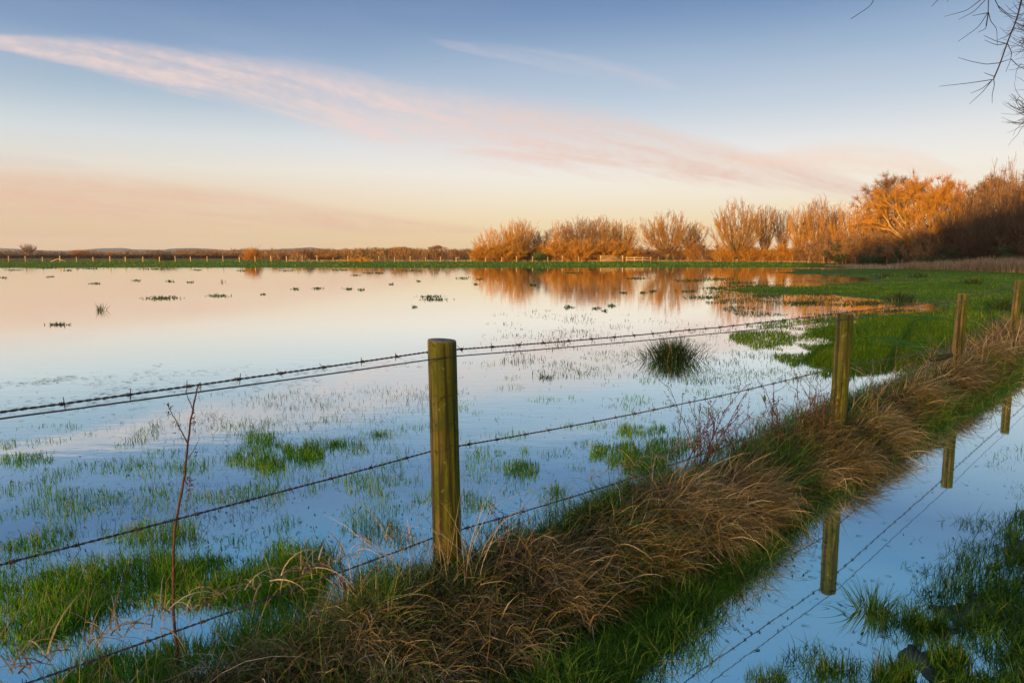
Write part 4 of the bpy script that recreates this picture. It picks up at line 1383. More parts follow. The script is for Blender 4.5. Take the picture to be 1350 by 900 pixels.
def template(kind, seed, twig, bark_='trunk', **kw):
    fn = {'pollard': tpl_pollard, 'bush': tpl_bush, 'spread': tpl_spread}[kind]
    TR, CR, H, W = norm_tpl(fn(seed, **kw))
    out = []
    for nm, S, m_, k in (('trunk', TR, bark_, 5), ('crown', CR, twig, 3)):
        V, Fq, per = segs_mesh(S, k)
        o = mesh_obj(nm, V, Fq, M[m_], None, False)
        out.append(o.data)
        bpy.data.objects.remove(o)
    return out, H, W


TPL['pa'] = template('pollard', 1, 'twig_tan')
TPL['pb'] = template('pollard', 2, 'twig_tan', fan=.42, nmain=34, trunk=.16)
TPL['pc'] = template('pollard', 3, 'twig_tan', fan=.80, nmain=64, trunk=.18, subs=10)
TPL['pd'] = template('pollard', 4, 'twig_brown', fan=.34, nmain=26, trunk=.14, subs=10)
TPL['po'] = template('pollard', 5, 'twig_orange', fan=.85, nmain=54, trunk=.06, subs=12)
TPL['ba'] = template('bush', 6, 'twig_orange')
TPL['bb'] = template('bush', 7, 'twig_orange', H=4, W=3, n=90)
TPL['bd'] = template('bush', 8, 'twig_shade_umber', 'twig_shade_umber', H=4, W=3, n=76)
TPL['sa'] = template('spread', 9, 'twig_orange', 'pale_bark')
TPL['sb'] = template('spread', 10, 'twig_brown')


def leaf_cloud(seed, n, size, squash=1.0, lobes=9, core=0.0):
    """evergreen crown as small leaf faces gathered in uneven lobes, unit radius, sits on z=0..2"""
    r_ = np.random.default_rng(seed)
    cen = r_.normal(0, .42, (lobes, 3)); cen[:, 2] = np.abs(cen[:, 2]) * 1.3 + .35; rad = r_.uniform(.28, .55, lobes)
    k = r_.integers(0, lobes, n)
    d = r_.normal(0, 1, (n, 3)); d /= np.linalg.norm(d, axis=1)[:, None]
    p = cen[k] + d * (rad[k] * r_.random(n) ** .35)[:, None]
    p[:, 2] = np.maximum(p[:, 2], 0.02)
    u = r_.normal(0, 1, (n, 3)); u /= np.linalg.norm(u, axis=1)[:, None]
    v = np.cross(u, d); v /= np.linalg.norm(v, axis=1)[:, None] + 1e-9
    s_ = size * r_.uniform(.5, 1.4, n)[:, None]
    V = np.stack([p - u * s_, p + v * s_ * .5, p + u * s_, p - v * s_ * .5], 1).reshape(-1, 3)
    return V, np.arange(4 * n).reshape(-1, 4)


LC = {}
for nm, seed, n_, m_ in (('ev', 1, 5200, 'evergreen'), ('ev2', 2, 5200, 'ivy'), ('iv', 3, 2600, 'ivy')):
    V, Fq = leaf_cloud(seed, n_, .035 if nm != 'iv' else .05)
    o = mesh_obj('crown', V, Fq, M[m_]); LC[nm] = o.data; bpy.data.objects.remove(o)
a = Acc()
for q in range(5):
    tube(a, [(0, 0, -.1), (.1 * math.cos(q * 1.3), .1 * math.sin(q * 1.3), .5), (.35 * math.cos(q * 1.3), .35 * math.sin(q * 1.3), 1.1)], [.05, .035, .01], 5)
o = a.build('trunk', M['trunk']); LC['stem'] = o.data; bpy.data.objects.remove(o)


def place(kind, px, top, D, wpx, label, cat='tree', name='bare_tree', group=None, twig=None, ivy=0.0):
    x_ = at(px, 333, D)[0]
    z_ = max(float(height(x_, D)), .0)
    ztop = at(px, top, D)[2]
    Hh = ztop - z_
    W = wpx / F * D / 2
    (tm, cm), H0, W0 = TPL[kind]
    root_ = empty(name, (x_, D, z_), rnd.uniform(0, 6.28))
    sx_ = W / W0; sz_ = Hh / H0
    root_.scale = (sx_, sx_, sz_)
    tag(root_, label, cat, group)
    for nm, me in (('trunk', tm), ('crown', cm)):
        o_ = bpy.data.objects.new(nm, me); col.objects.link(o_); o_.parent = root_
        if nm == 'crown' and twig:
            o_.data = me.copy(); o_.data.materials[0] = M[twig]
    if ivy:
        o_ = bpy.data.objects.new('ivy', LC['iv']); col.objects.link(o_); o_.parent = root_
        o_.scale = (W0 * .30, W0 * .30, H0 * ivy * .5)
    return root_


def evergreen(kind, px, top, D, wpx, label, name='evergreen_bush', cat='bush', group=None):
    x_ = at(px, 333, D)[0]; z_ = max(float(height(x_, D)), 0)
    Hh = at(px, top, D)[2] - z_; W = wpx / F * D / 2
    root_ = empty(name, (x_, D, z_), rnd.uniform(0, 6.28))
    root_.scale = (W, W, Hh / 1.75)
    tag(root_, label, cat, group)
    for nm, me in (('crown', LC[kind]), ('trunk', LC['stem'])):
        o_ = bpy.data.objects.new(nm, me); col.objects.link(o_); o_.parent = root_


GW = 'bare willows beyond the far meadow fence'
GB = 'leafless scrub bushes under the willows'
GR = 'trees of the wood on the right'
TREES = [
    ('po', 655, 300, 108, 54, 'round orange willow at the left end of the middle tree group', GW),
    ('pa', 684, 289, 112, 44, 'taller pale willow rising behind the round orange one', GW),
    ('pd', 712, 303, 116, 34, 'low sparse willow behind the green evergreen bush', GW),
    ('pb', 742, 291, 112, 34, 'slim upright willow, first of the close row left of the gate', GW),
    ('pa', 764, 287, 110, 44, 'willow second in the close row left of the gate', GW),
    ('pa', 795, 286, 111, 48, 'fan shaped willow standing just left above the gate', GW),
    ('pb', 823, 290, 112, 36, 'upright willow directly behind the gate', GW),
    ('pc', 879, 279, 106, 68, 'broad fan shaped willow standing alone right of the gate', GW),
    ('pb', 912, 293, 108, 30, 'thin willow touching the right side of the broad lone fan willow', GW),
    ('pc', 972, 264, 100, 66, 'wide fan willow with ivy on its trunk, left in the tall row', GW),
    ('pd', 1008, 270, 102, 30, 'narrow willow with ivy between two wide fan willows', GW),
    ('pd', 1031, 276, 104, 24, 'thinnest upright willow in the tall row', GW),
    ('pb', 1054, 272, 98, 34, 'upright willow with dark ivy trunk left of the widest willow', GW),
    ('pa', 1080, 261, 96, 50, 'tallest pale willow at the right end of the tall row', GW),
    ('pd', 1102, 276, 94, 30, 'brown willow where the row meets the wood', GW),
    ('po', 1128, 268, 90, 56, 'orange tree at the left foot of the high wood', GR),
    ('pb', 1150, 256, 90, 46, 'upright orange tree left of the great spreading tree', GR),
    ('sb', 1178, 228, 94, 100, 'high round brown tree crown peeping behind the great spreading tree', GR),
    ('sa', 1200, 236, 84, 118, 'great spreading tree with sunlit yellow limbs at the wood edge', GR),
    ('sa', 1252, 232, 80, 92, 'broad sunlit orange tree right of the great spreading tree', GR),
    ('po', 1225, 262, 76, 80, 'bushy low orange tree in front of the broad sunlit one', GR),
    ('sb', 1300, 228, 76, 84, 'tall brown tree near the right end of the wood', GR),
    ('pc', 1276, 258, 70, 74, 'dark many stemmed tree under the tall brown tree', GR),
    ('po', 1330, 214, 70, 80, 'highest reddish tree at the right side of the photo', GR),
    ('pc', 1342, 250, 64, 90, 'dark shaded tree at the right border in front of the highest one', GR),
    ('sb', 1385, 206, 68, 110, 'large tree cut by the right border of the photo', GR),
    ('po', 1310, 268, 62, 80, 'low dense shaded tree above the dry reeds', GR),
]
for k_, px, top, D, wpx, lab, grp in TREES:
    ivy = {972: .5, 1008: .42, 1054: .5, 1200: .45, 879: .22, 1080: .2}.get(px, 0)
    place(k_, px, top, D, wpx, lab, 'tree', 'willow_tree' if grp == GW else 'bare_tree', grp, 'twig_shade_umber' if px in (1276, 1342, 1310) else ('twig_brown' if px in (1330, 1385, 712, 764, 912, 1031, 1102) else None), ivy)  # umber crowns carry the shade of the wood in their twig colour
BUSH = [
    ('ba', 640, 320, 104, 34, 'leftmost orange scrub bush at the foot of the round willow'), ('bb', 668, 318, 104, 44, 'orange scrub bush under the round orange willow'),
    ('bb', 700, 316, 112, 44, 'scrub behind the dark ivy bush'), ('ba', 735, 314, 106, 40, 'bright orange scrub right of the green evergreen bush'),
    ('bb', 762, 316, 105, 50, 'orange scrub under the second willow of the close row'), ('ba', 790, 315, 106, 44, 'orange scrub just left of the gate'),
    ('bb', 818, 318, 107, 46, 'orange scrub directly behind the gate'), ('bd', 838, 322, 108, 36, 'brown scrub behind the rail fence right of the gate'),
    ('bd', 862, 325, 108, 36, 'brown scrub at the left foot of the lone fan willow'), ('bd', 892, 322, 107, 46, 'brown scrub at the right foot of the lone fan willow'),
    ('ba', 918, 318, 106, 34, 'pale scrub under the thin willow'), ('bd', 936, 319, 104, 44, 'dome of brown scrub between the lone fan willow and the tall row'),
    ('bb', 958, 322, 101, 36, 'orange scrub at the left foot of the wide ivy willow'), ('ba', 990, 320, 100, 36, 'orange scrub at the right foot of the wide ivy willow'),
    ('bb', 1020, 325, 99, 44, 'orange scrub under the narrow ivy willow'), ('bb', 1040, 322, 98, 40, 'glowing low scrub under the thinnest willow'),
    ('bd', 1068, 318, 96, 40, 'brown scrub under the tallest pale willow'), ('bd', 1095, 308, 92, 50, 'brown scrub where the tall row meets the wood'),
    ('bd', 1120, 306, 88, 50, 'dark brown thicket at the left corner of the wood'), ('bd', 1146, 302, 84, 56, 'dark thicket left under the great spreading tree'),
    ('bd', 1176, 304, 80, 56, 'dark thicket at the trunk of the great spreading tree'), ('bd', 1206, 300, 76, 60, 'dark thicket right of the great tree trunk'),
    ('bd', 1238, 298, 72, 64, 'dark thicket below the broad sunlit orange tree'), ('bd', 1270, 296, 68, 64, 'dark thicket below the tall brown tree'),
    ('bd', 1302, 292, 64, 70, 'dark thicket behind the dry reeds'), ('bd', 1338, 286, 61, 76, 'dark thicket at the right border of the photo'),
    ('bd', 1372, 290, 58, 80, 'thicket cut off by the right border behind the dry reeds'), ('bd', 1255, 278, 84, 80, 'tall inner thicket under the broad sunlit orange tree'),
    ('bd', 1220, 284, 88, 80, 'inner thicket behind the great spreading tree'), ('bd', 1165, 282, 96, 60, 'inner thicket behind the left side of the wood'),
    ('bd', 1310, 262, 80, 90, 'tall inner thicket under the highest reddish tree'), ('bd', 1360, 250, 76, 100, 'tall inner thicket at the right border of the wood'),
]
for k_, px, top, D, wpx, lab in BUSH:
    place(k_, px, top, D, wpx, lab, 'bush', 'scrub_bush', GB, 'twig_brown' if k_ == 'bd' and px < 1250 else None)  # thickets farther right keep the umber with shade in its colour
evergreen('ev', 708, 325, 103, 28, 'dense round green evergreen bush under the middle willows')
evergreen('ev2', 675, 323, 103, 16, 'narrow dark ivy covered bush left of the round green one', 'ivy_bush')
evergreen('ev2', 850, 341, 105, 24, 'low dark evergreen scrub under the lone fan willow left side')
evergreen('ev2', 1112, 322, 86, 36, 'low dark evergreen bush at the left corner of the wood')
evergreen('ev2', 1150, 326, 78, 44, 'dark evergreen undergrowth left of the great tree')
evergreen('ev2', 1182, 318, 76, 30, 'ivy mound at the foot of the great spreading tree')
evergreen('ev2', 1225, 328, 70, 50, 'dark holly bush in the middle of the wood edge')
evergreen('ev2', 1270, 328, 64, 50, 'dark holly bush right of the middle of the wood edge')
evergreen('ev2', 1320, 324, 59, 60, 'dark holly bush behind the reeds near the right border')

# distant single trees and bushes on the left horizon
FAR = [('pb', 38, 321, 260, 18, 'small bare tree alone on the skyline far left', 'twig_brown'),
       ('ba', 105, 329, 240, 26, 'low orange bush beyond the dark hedge', None), ('ba', 145, 332, 220, 10, 'tiny orange bush right of the low orange one', None),
       ('bd', 218, 335, 112, 26, 'rounded brown bush at the fence left of the dark thicket', None), ('bd', 276, 332, 180, 26, 'dark brown thicket in the far field', 'twig_brown'),
       ('ba', 331, 325, 112, 26, 'leafless orange tree standing at the far fence, reflected in the flood', None), ('bb', 372, 333, 125, 36, 'brown bush right of the reflected orange tree', 'twig_brown'),
       ('sb', 529, 325, 190, 34, 'rounded brown tree rising above the far hedge line', None), ('sb', 578, 323, 210, 24, 'round bare tree poking above the far hedge line', None),
       ('bb', 430, 333, 130, 40, 'brown bush in the far hedge line, left of the brushwood', None), ('bb', 480, 331, 135, 50, 'wide bush in the far hedge line above the brushwood', None),
       ('pd', 605, 328, 140, 24, 'low bare tree left of the middle tree group', None)]
for k_, px, top, D, wpx, lab, tw in FAR:
    place(k_, px, top, D, wpx, lab, 'tree' if 'tree' in lab else 'bush', 'bare_tree' if 'tree' in lab else 'scrub_bush', None, tw)
for q, (px, top, D, wpx, lab) in enumerate(((493, 336, 128, 10, 'small dark evergreen, leftmost of three in the far hedge'), (506, 334, 128, 12, 'dark evergreen, middle one of three in the far hedge'),
                             (522, 335, 128, 16, 'widest dark evergreen, rightmost of three in the far hedge'), (566, 337, 128, 12, 'dark evergreen under the round bare tree'),
                             (413, 329, 420, 14, 'dark pines on the skyline right of the hill'), (224, 328, 500, 5, 'tiny dark conifer on the far left skyline'), (304, 327, 500, 5, 'tiny dark conifer left of the reflected orange tree'))):
    evergreen('ev2', px, top, D, wpx, lab)


# far wood mass: twiggy streaks piled in humps
def wood_mass(name, D0, D1, prof, n, m_, label, fw, fl, seed, cw=(5, 14), rough=2.2):
    """a far wood that reads as one mass: overlapping domes of upright twig streaks"""
    r_ = np.random.default_rng(seed)
    nc = int((prof[-1][0] - prof[0][0]) / 3.2)
    G = Grass()
    per = n // nc
    for q in range(nc):
        cx = r_.uniform(prof[0][0], prof[-1][0]); D = r_.uniform(D0, D1)
        top = np.interp(cx, [p[0] for p in prof], [p[1] for p in prof]) + abs(r_.normal(0, rough)) - rough * .5
        w_ = r_.uniform(*cw); X0 = (cx - 675) / F * D; Wm = w_ / F * D
        zt = CAMZ + (HOR - top) / F * D
        u = r_.uniform(-1, 1, per); v = r_.uniform(-1, 1, per)
        dome = np.sqrt(np.clip(1 - u * u * .9, 0, 1))
        x_ = X0 + u * Wm; y_ = D + v * Wm * .7
        z0 = height(x_, y_)
        z_ = z0 + np.maximum((zt - z0), .2) * dome * r_.random(per) ** .75 - fl * .4
        base = r_.uniform(.1, .9)
        G.add(np.stack([x_, y_, np.maximum(z_, z0)], 1), fl * r_.uniform(.5, 1.2, per), r_.uniform(0, 6.28, per), r_.uniform(0, .7, per), r_.uniform(-.2, .3, per), fw * r_.uniform(.5, 1.3, per), 1, rv=np.clip(base + r_.normal(0, .15, per), 0, 1))
    o_ = G.build(name, m_)
    tag(o_, label, 'trees', kind='stuff')


tw_mat = grass_mat('far_twigs', [(0, (.07, .04, .018)), (.5, (.22, .115, .04)), (.85, (.36, .19, .07)), (1, (.10, .10, .03))], .8, .1, .1)
tw_far = grass_mat('distant_twigs', [(0, (.08, .045, .03)), (.5, (.16, .09, .05)), (1, (.23, .13, .07))], .8, .1, .1)
wood_mass('treeline', 112, 160, [(345, 336), (380, 332), (420, 329.5), (450, 328), (500, 327), (545, 326), (580, 328), (640, 329), (700, 328), (900, 330), (1100, 328)], 72000, tw_mat, 'continuous brown hedgerow trees along the far meadow edge', .07, .5, 5)
wood_mass('distant_woods', 330, 420, [(-40, 330.5), (60, 330), (85, 331), (120, 331), (200, 330), (280, 329.5), (330, 328), (420, 328), (520, 328), (700, 329)], 30000, tw_far, 'faint brown woods across the distant plain on the left', .22, 1.2, 6)
wood_mass('copse', 240, 270, [(225, 333), (260, 332), (300, 331), (350, 331), (420, 331), (470, 331)], 14000, tw_mat, 'brown copses between the far fields', .14, .8, 8)


def hedge(name, px0, px1, D, ztop, thick, n, m_, label):
    r_ = np.random.default_rng(int(px1))
    px = r_.uniform(px0, px1, n); x_ = (px - 675) / F * D
    y_ = D + r_.uniform(-thick, thick, n)
    zb = height(x_, y_)
    zt = ztop + .16 * (fbm(x_ * .25, x_ * 0, 7) - .5) * 2
    z_ = zb + (zt - zb) * r_.random(n)
    V, Fq = [], None
    u = r_.normal(0, 1, (n, 3)); u /= np.linalg.norm(u, axis=1)[:, None]
    v = np.cross(u, r_.normal(0, 1, (n, 3))); v /= np.linalg.norm(v, axis=1)[:, None]
    p = np.stack([x_, y_, z_], 1); s_ = r_.uniform(.05, .14, n)[:, None]
    V = np.stack([p - u * s_, p + v * s_ * .6, p + u * s_, p - v * s_ * .6], 1).reshape(-1, 3)
    o_ = mesh_obj(name, V, np.arange(4 * n).reshape(-1, 4), m_)
    tag(o_, label, 'hedge')
    return o_


M['hedge'] = bark('hedge_twigs', (.022, .016, .012), (.06, .036, .022), 1.0)
hedge('hedge', -60, 372, 135, 1.0, .7, 22000, M['hedge'], 'long low dark clipped hedge beyond the far left fence')
hedge('hedge', -60, 640, 215, 1.15, .8, 16000, M['hedge'], 'second dark hedge line farther back across the fields')

# houses far off
def house(px, py_top, D, wpx, label, rz=0.3):
    x_ = at(px, 333, D)[0]; z_ = float(height(x_, D))
    wd = wpx / F * D; dp = wd * .7; hw = max(1.0, (at(px, py_top, D)[2] - z_) * .62); rf = hw * .6
    root_ = empty('house', (x_, D, z_), rz)
    tag(root_, label, 'house', 'pale houses on the far plain')
    a = Acc()
    x0, y0 = wd / 2, dp / 2
    V = [(-x0, -y0, -.5), (x0, -y0, -.5), (x0, y0, -.5), (-x0, y0, -.5), (-x0, -y0, hw), (x0, -y0, hw), (x0, y0, hw), (-x0, y0, hw)]
    a.add(V, [[0, 1, 5, 4], [1, 2, 6, 5], [2, 3, 7, 6], [3, 0, 4, 7]])
    a.add([(-x0, -y0, hw), (-x0, y0, hw), (-x0, 0.01, hw + rf), (-x0, -0.01, hw + rf), (x0, -y0, hw), (x0, y0, hw), (x0, 0.01, hw + rf), (x0, -0.01, hw + rf)], [[0, 1, 2, 3], [5, 4, 7, 6]])
    a.build('wall', M['house_wall'], root_)
    a = Acc(); e_ = .3
    a.add([(-x0 - e_, -y0 - e_, hw - .1), (x0 + e_, -y0 - e_, hw - .1), (x0 + e_, 0, hw + rf + .1), (-x0 - e_, 0, hw + rf + .1), (x0 + e_, y0 + e_, hw - .1), (-x0 - e_, y0 + e_, hw - .1)], [[0, 1, 2, 3], [3, 2, 4, 5]])
    a.build('roof', M['roof_tile'], root_)
    for q in (-.3, .3):
        a = Acc(); cx = q * wd; s_ = wd * .07
        a.add([(cx - s_, -y0 - .03, hw * .35), (cx + s_, -y0 - .03, hw * .35), (cx + s_, -y0 - .03, hw * .75), (cx - s_, -y0 - .03, hw * .75)], [[0, 1, 2, 3]])
        a.build('window', M['window_glass'], root_)


house(206, 330.0, 520, 5, 'pale farmhouse farthest left on the plain', .2)
house(357, 330.4, 480, 4, 'small pale house right of the reflected orange tree', .5)
house(371, 330.8, 470, 3.5, 'small low pale house, middle one of the cluster below the hill', -.2)
house(386, 330.2, 470, 5, 'wider pale house below the hill', .1)
house(397, 330.6, 490, 3.5, 'pale house at the right end of the cluster below the hill', .6)

# ------------------------------------------------------------------ far fences, gate
def rail_fence(name, pts, step, H_, label, mid=True, mat_='pale_wood'):
    pts = np.array(pts, float)
    L_ = np.concatenate([[0], np.cumsum(np.linalg.norm(np.diff(pts, axis=0), axis=1))])
    n_ = int(L_[-1] / step) + 1
    root_ = empty(name, (pts[0][0], pts[0][1], 0)); tag(root_, label, 'fence')
    tops = []
    pm = None
    for q in range(n_):
        s_ = min(L_[-1], q * step + rnd.uniform(-.1, .1)); x_ = np.interp(s_, L_, pts[:, 0]); y_ = np.interp(s_, L_, pts[:, 1])
        z_ = float(height(x_, y_))
        if pm is None:
            a = Acc(); tube(a, [(0, 0, -.1), (0, 0, H_ * .5), (0, 0, H_)], [.07, .068, .065], 6)
            o_ = a.build('post', M[mat_], root_); pm = o_.data
        else:
            o_ = bpy.data.objects.new('post', pm); col.objects.link(o_); o_.parent = root_
        o_.location = (x_ - pts[0][0], y_ - pts[0][1], z_)
        o_.rotation_euler = (rnd.uniform(-.04, .04), rnd.uniform(-.04, .04), 0)
        o_.scale = (rnd.uniform(.8, 1.2), 1, rnd.uniform(.85, 1.12))
        tops.append((x_ - pts[0][0], y_ - pts[0][1], z_ + H_))
    for hh in (.15, .45):
        a = Acc(); tube(a, [(p_[0], p_[1] - .07, p_[2] - hh) for p_ in tops], .006, 4)
        a.build('wire', M['wire'], root_)


fy = 101.0
rail_fence('stock_fence', [at(-60, 333, 96)[:2], at(85, 333, 98)[:2], at(400, 333, fy)[:2], at(782, 333, fy)[:2]], 2.25, .78, 'pale posted wire fence along the far left meadow edge')
rail_fence('stock_fence', [at(868, 333, fy)[:2], at(1000, 333, 96)[:2], at(1100, 333, 88)[:2], at(1190, 333, 74)[:2]], 2.1, .85, 'pale posted wire fence in front of the tall willow row', mat_='trunk')
rail_fence('stock_fence', [at(1190, 333, 74)[:2], at(1280, 333, 64)[:2], at(1420, 333, 54)[:2]], 2.0, .9, 'dim posted fence behind the dry reeds', mat_='trunk')

# five-bar gate
gx = at(792, 333, fy)[0]; gx2 = at(821, 333, fy)[0]; gz = float(height(gx, fy))
gate = empty('field_gate', (gx, fy, gz)); tag(gate, 'pale timber five-bar field gate below the close willow row', 'gate')


def box(acc, c, s):
    x, y, z = c; a_, b_, d_ = s[0] / 2, s[1] / 2, s[2] / 2
    V = [(x - a_, y - b_, z - d_), (x + a_, y - b_, z - d_), (x + a_, y + b_, z - d_), (x - a_, y + b_, z - d_), (x - a_, y - b_, z + d_), (x + a_, y - b_, z + d_), (x + a_, y + b_, z + d_), (x - a_, y + b_, z + d_)]
    acc.add(V, [[0, 3, 2, 1], [4, 5, 6, 7], [0, 1, 5, 4], [1, 2, 6, 5], [2, 3, 7, 6], [3, 0, 4, 7]])


gw = gx2 - gx
for x_ in (0, gw):
    a = Acc(); box(a, (x_, 0, .42), (.16, .16, 1.05)); a.build('gate_post', M['pale_wood'], gate)
a = Acc()
for k in range(5):
    box(a, (gw / 2, -.03, .10 + k * .18), (gw - .2, .03, .055))
a.build('rail', M['pale_wood'], gate)
a = Acc(); tube(a, [(.15, -.06, .08), (gw * .5, -.06, .84)], .03, 4); tube(a, [(gw - .15, -.06, .08), (gw * .5, -.06, .84)], .03, 4)
a.build('brace', M['pale_wood'], gate)
rl0 = at(826, 333, fy)[0]; rl1 = at(858, 333, fy)[0]
rf = empty('rail_fence', (rl0, fy, gz)); tag(rf, 'short pale post and rail fence right of the gate', 'fence')
for k in range(4):
    a = Acc(); box(a, ((rl1 - rl0) * k / 3, 0, .35), (.12, .12, .8)); a.build('post', M['pale_wood'], rf)
for z_ in (.3, .62):
    a = Acc(); box(a, ((rl1 - rl0) / 2, -.075, z_), (rl1 - rl0, .03, .12)); a.build('rail', M['pale_wood'], rf)

# brushwood heap and fallen rail on the far bank
a = Acc()
c = at(473, 333, 99)
for _ in range(150):
    x_ = rnd.gauss(0, .9); z_ = abs(rnd.gauss(0, .25))
    tube(a, [(x_, rnd.gauss(0, .3), z_), (x_ + rnd.gauss(0, .5), rnd.gauss(0, .3), z_ + rnd.uniform(0, .4))], [.03, .015], 4)
o = a.build('brushwood_heap', M['twig_orange']); o.location = (c[0], 99, float(height(c[0], 99)))
tag(o, 'heap of orange brushwood on the far bank in front of the hedge line', 'brushwood')
a = Acc()
c = at(66, 333, 95)
tube(a, [(0, 0, .05), (1.0, 0, .45), (2.1, 0, .08)], .045, 5)
o = a.build('fallen_rail', M['pale_wood']); o.location = (c[0], 95, float(height(c[0], 95)))
tag(o, 'pale broken rail leaning by the far left fence', 'rail')

# dry reeds along the right edge of the meadow
G = Grass()
n = 16000
u = rng.random(n) ** .7
px = 1085 + u * 330
D = np.interp(px, [1085, 1190, 1280, 1420], [80, 68, 58, 47]) + rng.uniform(-2.5, 1.5, n)
x_ = (px - 675) / F * D
k = fbm(x_ * .8, D * .8, 201, 3); lod = np.interp(px, [1085, 1180, 1300, 1400], [.35, .75, 1.5, 1.6])
G.add(np.stack([x_, D, height(x_, D)], 1), rng.uniform(.3, .8, n) * (.5 + k) * lod, rng.uniform(0, 6.28, n), rng.uniform(0, .35, n), rng.uniform(.1, .8, n), rng.uniform(.015, .035, n), 3, rv=rng.random(n))
o = G.build('dry_reeds', M['reed']); tag(o, 'pinkish tan dry reeds edging the meadow in front of the wood', 'reeds', kind='stuff')
G = Grass(); n = 5000
px = rng.uniform(380, 1100, n); D = np.interp(px, [380, 868, 1000, 1100], [103, 103, 98, 90]) + rng.uniform(-.3, 1.5, n); x_ = (px - 675) / F * D
G.add(np.stack([x_, D, height(x_, D)], 1), rng.uniform(.15, .4, n), rng.uniform(0, 6.28, n), rng.uniform(0, .35, n), rng.uniform(.1, .8, n), rng.uniform(.02, .05, n), 2, rv=rng.random(n))
o = G.build('rough_grass', M['reed']); tag(o, 'strip of dry rough grass along the foot of the far fence', 'grass', kind='stuff')

# ------------------------------------------------------------------ overhanging tree at the right border
TY = 5.6
trp = np.array([8.9, 6.2, 0.0]); trp[2] = float(height(trp[0], trp[1])) - .1
ot = empty('overhanging_tree', tuple(trp)); tag(ot, 'bare tree beside the track whose thin twigs hang into the top right corner', 'tree')
a = Acc()
tube(a, np.array([(8.9, 6.2, 0), (8.85, 6.2, 1.2), (8.95, 6.15, 2.4), (8.8, 6.1, 3.8), (8.6, 6.1, 5.2), (8.5, 6.2, 7)]) - np.array([8.9, 6.2, 0.1]), [.30, .24, .21, .17, .12, .06], 12)
a.build('trunk', M['trunk'], ot, True)


def limb(pts3, r0, r1, name='branch'):
    a_ = Acc(); pts3 = np.array(pts3, float) - trp
    n_ = len(pts3); u = np.linspace(0, n_ - 1, n_ * 4)
    out = np.stack([np.interp(u, np.arange(n_), pts3[:, c]) for c in range(3)], 1)
    for _ in range(2):
        out[1:-1] = (out[:-2] + out[1:-1] * 2 + out[2:]) / 4
    uu = np.linspace(0, 1, len(out)); tube(a_, out, r1 + (r0 - r1) * (1 - uu) ** 4.5, 6)
    return a_


def px3(lst, Y):
    return [at(a_, b_, Y + (0 if len(q) == 0 else 0)) for (a_, b_, *q) in lst]


mainb = [(8.8, 6.1, 3.8), (7.2, 5.9, 4.6), (5.6, 5.7, 4.7)] + px3([(1352, -30), (1347, 0), (1340, 27), (1328, 56), (1319, 83), (1310, 104)], TY)
limb(mainb, .05, .0048).build('branch', M['twig_dark'], ot, True)
b2 = [(8.6, 6.1, 5.2), (6.5, 5.8, 5.6)] + px3([(1330, -60), (1306, -25), (1303, 0), (1303, 16), (1300, 34)], TY - .2)
limb(b2, .04, .003).build('branch', M['twig_dark'], ot, True)
b3 = [(6.5, 5.8, 5.6), (4.8, 5.4, 5.4)] + px3([(1180, -60), (1153, -2), (1147, 9), (1122, 25)], TY - .3)
limb(b3, .03, .0022).build('branch', M['twig_dark'], ot, True)
tw = Acc()


def twig(lst, r0=.0032, r1=.0014, Y=TY):
    pts3 = np.array(px3(lst, Y)) - trp
    n_ = len(pts3); u = np.linspace(0, n_ - 1, n_ * 4)
    out = np.stack([np.interp(u, np.arange(n_), pts3[:, c]) for c in range(3)], 1)
    out[1:-1] = (out[:-2] + out[1:-1] * 2 + out[2:]) / 4
    tube(tw, out, np.linspace(r0, r1, len(out)), 5)


for l_ in ([(1309, 105), (1275, 110), (1238, 114)], [(1308, 106), (1295, 117), (1280, 123)], [(1308, 106), (1295, 122), (1278, 137)], [(1310, 104), (1311, 112), (1308, 125), (1308, 136)],
           [(1318, 83), (1300, 85), (1280, 81), (1263, 76)], [(1311, 101), (1297, 96)], [(1328, 57), (1334, 70), (1332, 80), (1326, 95)], [(1333, 78), (1342, 87), (1354, 93)], [(1320, 82), (1332, 78)],
           [(1328, 57), (1315, 60), (1298, 53)], [(1328, 58), (1312, 54), (1297, 47)], [(1338, 38), (1327, 48), (1315, 53)],
           [(1303, 16), (1290, 36), (1263, 55)], [(1303, 18), (1300, 38), (1289, 43)], [(1303, 16), (1306, 28), (1314, 38), (1315, 60)], [(1303, 17), (1282, 21)],
           [(1301, -2), (1285, 15), (1264, 26)], [(1298, -4), (1275, 14), (1245, 22)], [(1242, -6), (1228, 9)], [(1252, -6), (1249, 3)],
           [(1310, -4), (1318, 13), (1335, 25), (1356, 30)], [(1316, 8), (1330, 20), (1352, 28)], [(1340, 30), (1350, 36), (1362, 34)]):
    twig(l_)
r_ = random.Random(5)
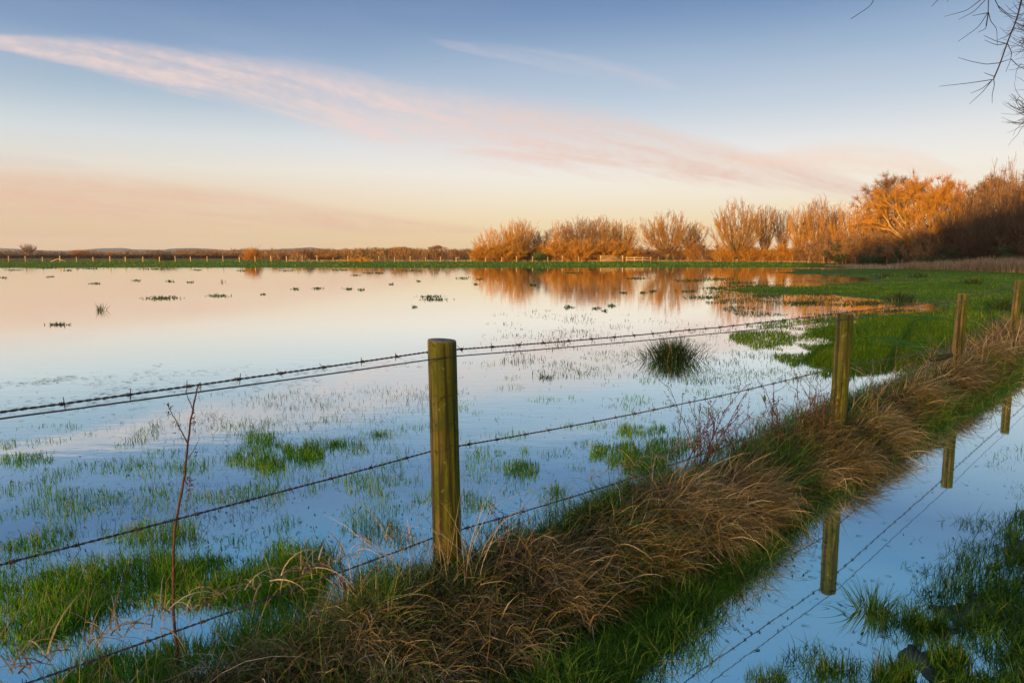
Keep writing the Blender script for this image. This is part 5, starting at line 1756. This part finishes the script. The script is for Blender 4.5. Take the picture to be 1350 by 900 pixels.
for q in range(120):      # finer spray where the next branches hang just inside the right border
    y0 = r_.choice([r_.uniform(0, 90), r_.uniform(0, 90), r_.uniform(125, 170)])
    x0 = 1366 - abs(r_.gauss(0, 9)); ang_ = r_.uniform(1.7, 4.6); L_ = r_.uniform(12, 42)
    pts_ = [(x0, y0)]
    for k in range(4):
        ang_ += r_.gauss(0, .28)
        pts_.append((pts_[-1][0] + math.cos(ang_) * L_ / 4, pts_[-1][1] + math.sin(ang_) * L_ / 4))
    twig(pts_, .002, .0009, TY + r_.uniform(-.2, .8))
for q in range(14):
    pts_ = [(1362, r_.uniform(140, 160))]; tx = r_.uniform(1318, 1340)
    ty = r_.uniform(122, 166)
    pts_ += [((pts_[0][0] + tx) / 2, (pts_[0][1] + ty) / 2 + 6), (tx, ty)]
    twig(pts_, .002, .001, TY + .5)
limb([(7.2, 5.9, 4.6), (5.8, 6.0, 4.2)] + [at(1372, 100, TY + .4), at(1368, 150, TY + .4)], .03, .004).build('branch', M['twig_dark'], ot, True)
tw.build('twigs', M['twig_dark'], ot, True)

# ------------------------------------------------------------------ unseen belt of bare trees added behind the track, shaped to filter the low sun
G = Grass()
for n, zl, zh, sg in ((46000, 0, 8.0, .038), (210000, 7.0, 17.4, .055)):
    u_ = rng.uniform(-32, 28, n)
    topz = zh + (1.2 * (fbm(u_ * .22, u_ * 0, 301) - .5) * 2 - 3.0 * (1 - ss(-1, 8, u_)) - 2.2 * (1 - ss(-10, -1, u_)) - 5 * (1 - ss(-30, -20, u_))) * (zh > 10)
    z_ = zl + (topz - zl) * rng.random(n)
    y_ = -16 + rng.normal(0, 1.4, n)
    G.add(np.stack([u_, y_, z_], 1), rng.uniform(.4, 1.0, n), rng.uniform(0, 6.28, n), rng.uniform(0, 1.2, n), rng.uniform(-.3, .4, n), rng.uniform(.4, 1, n) * sg, 1)
sb = G.build('sun_filter_belt', tw_mat)
tag(sb, 'unseen belt of tall bare trees added behind the track to filter the low sun off the near ground', 'trees', kind='stuff')
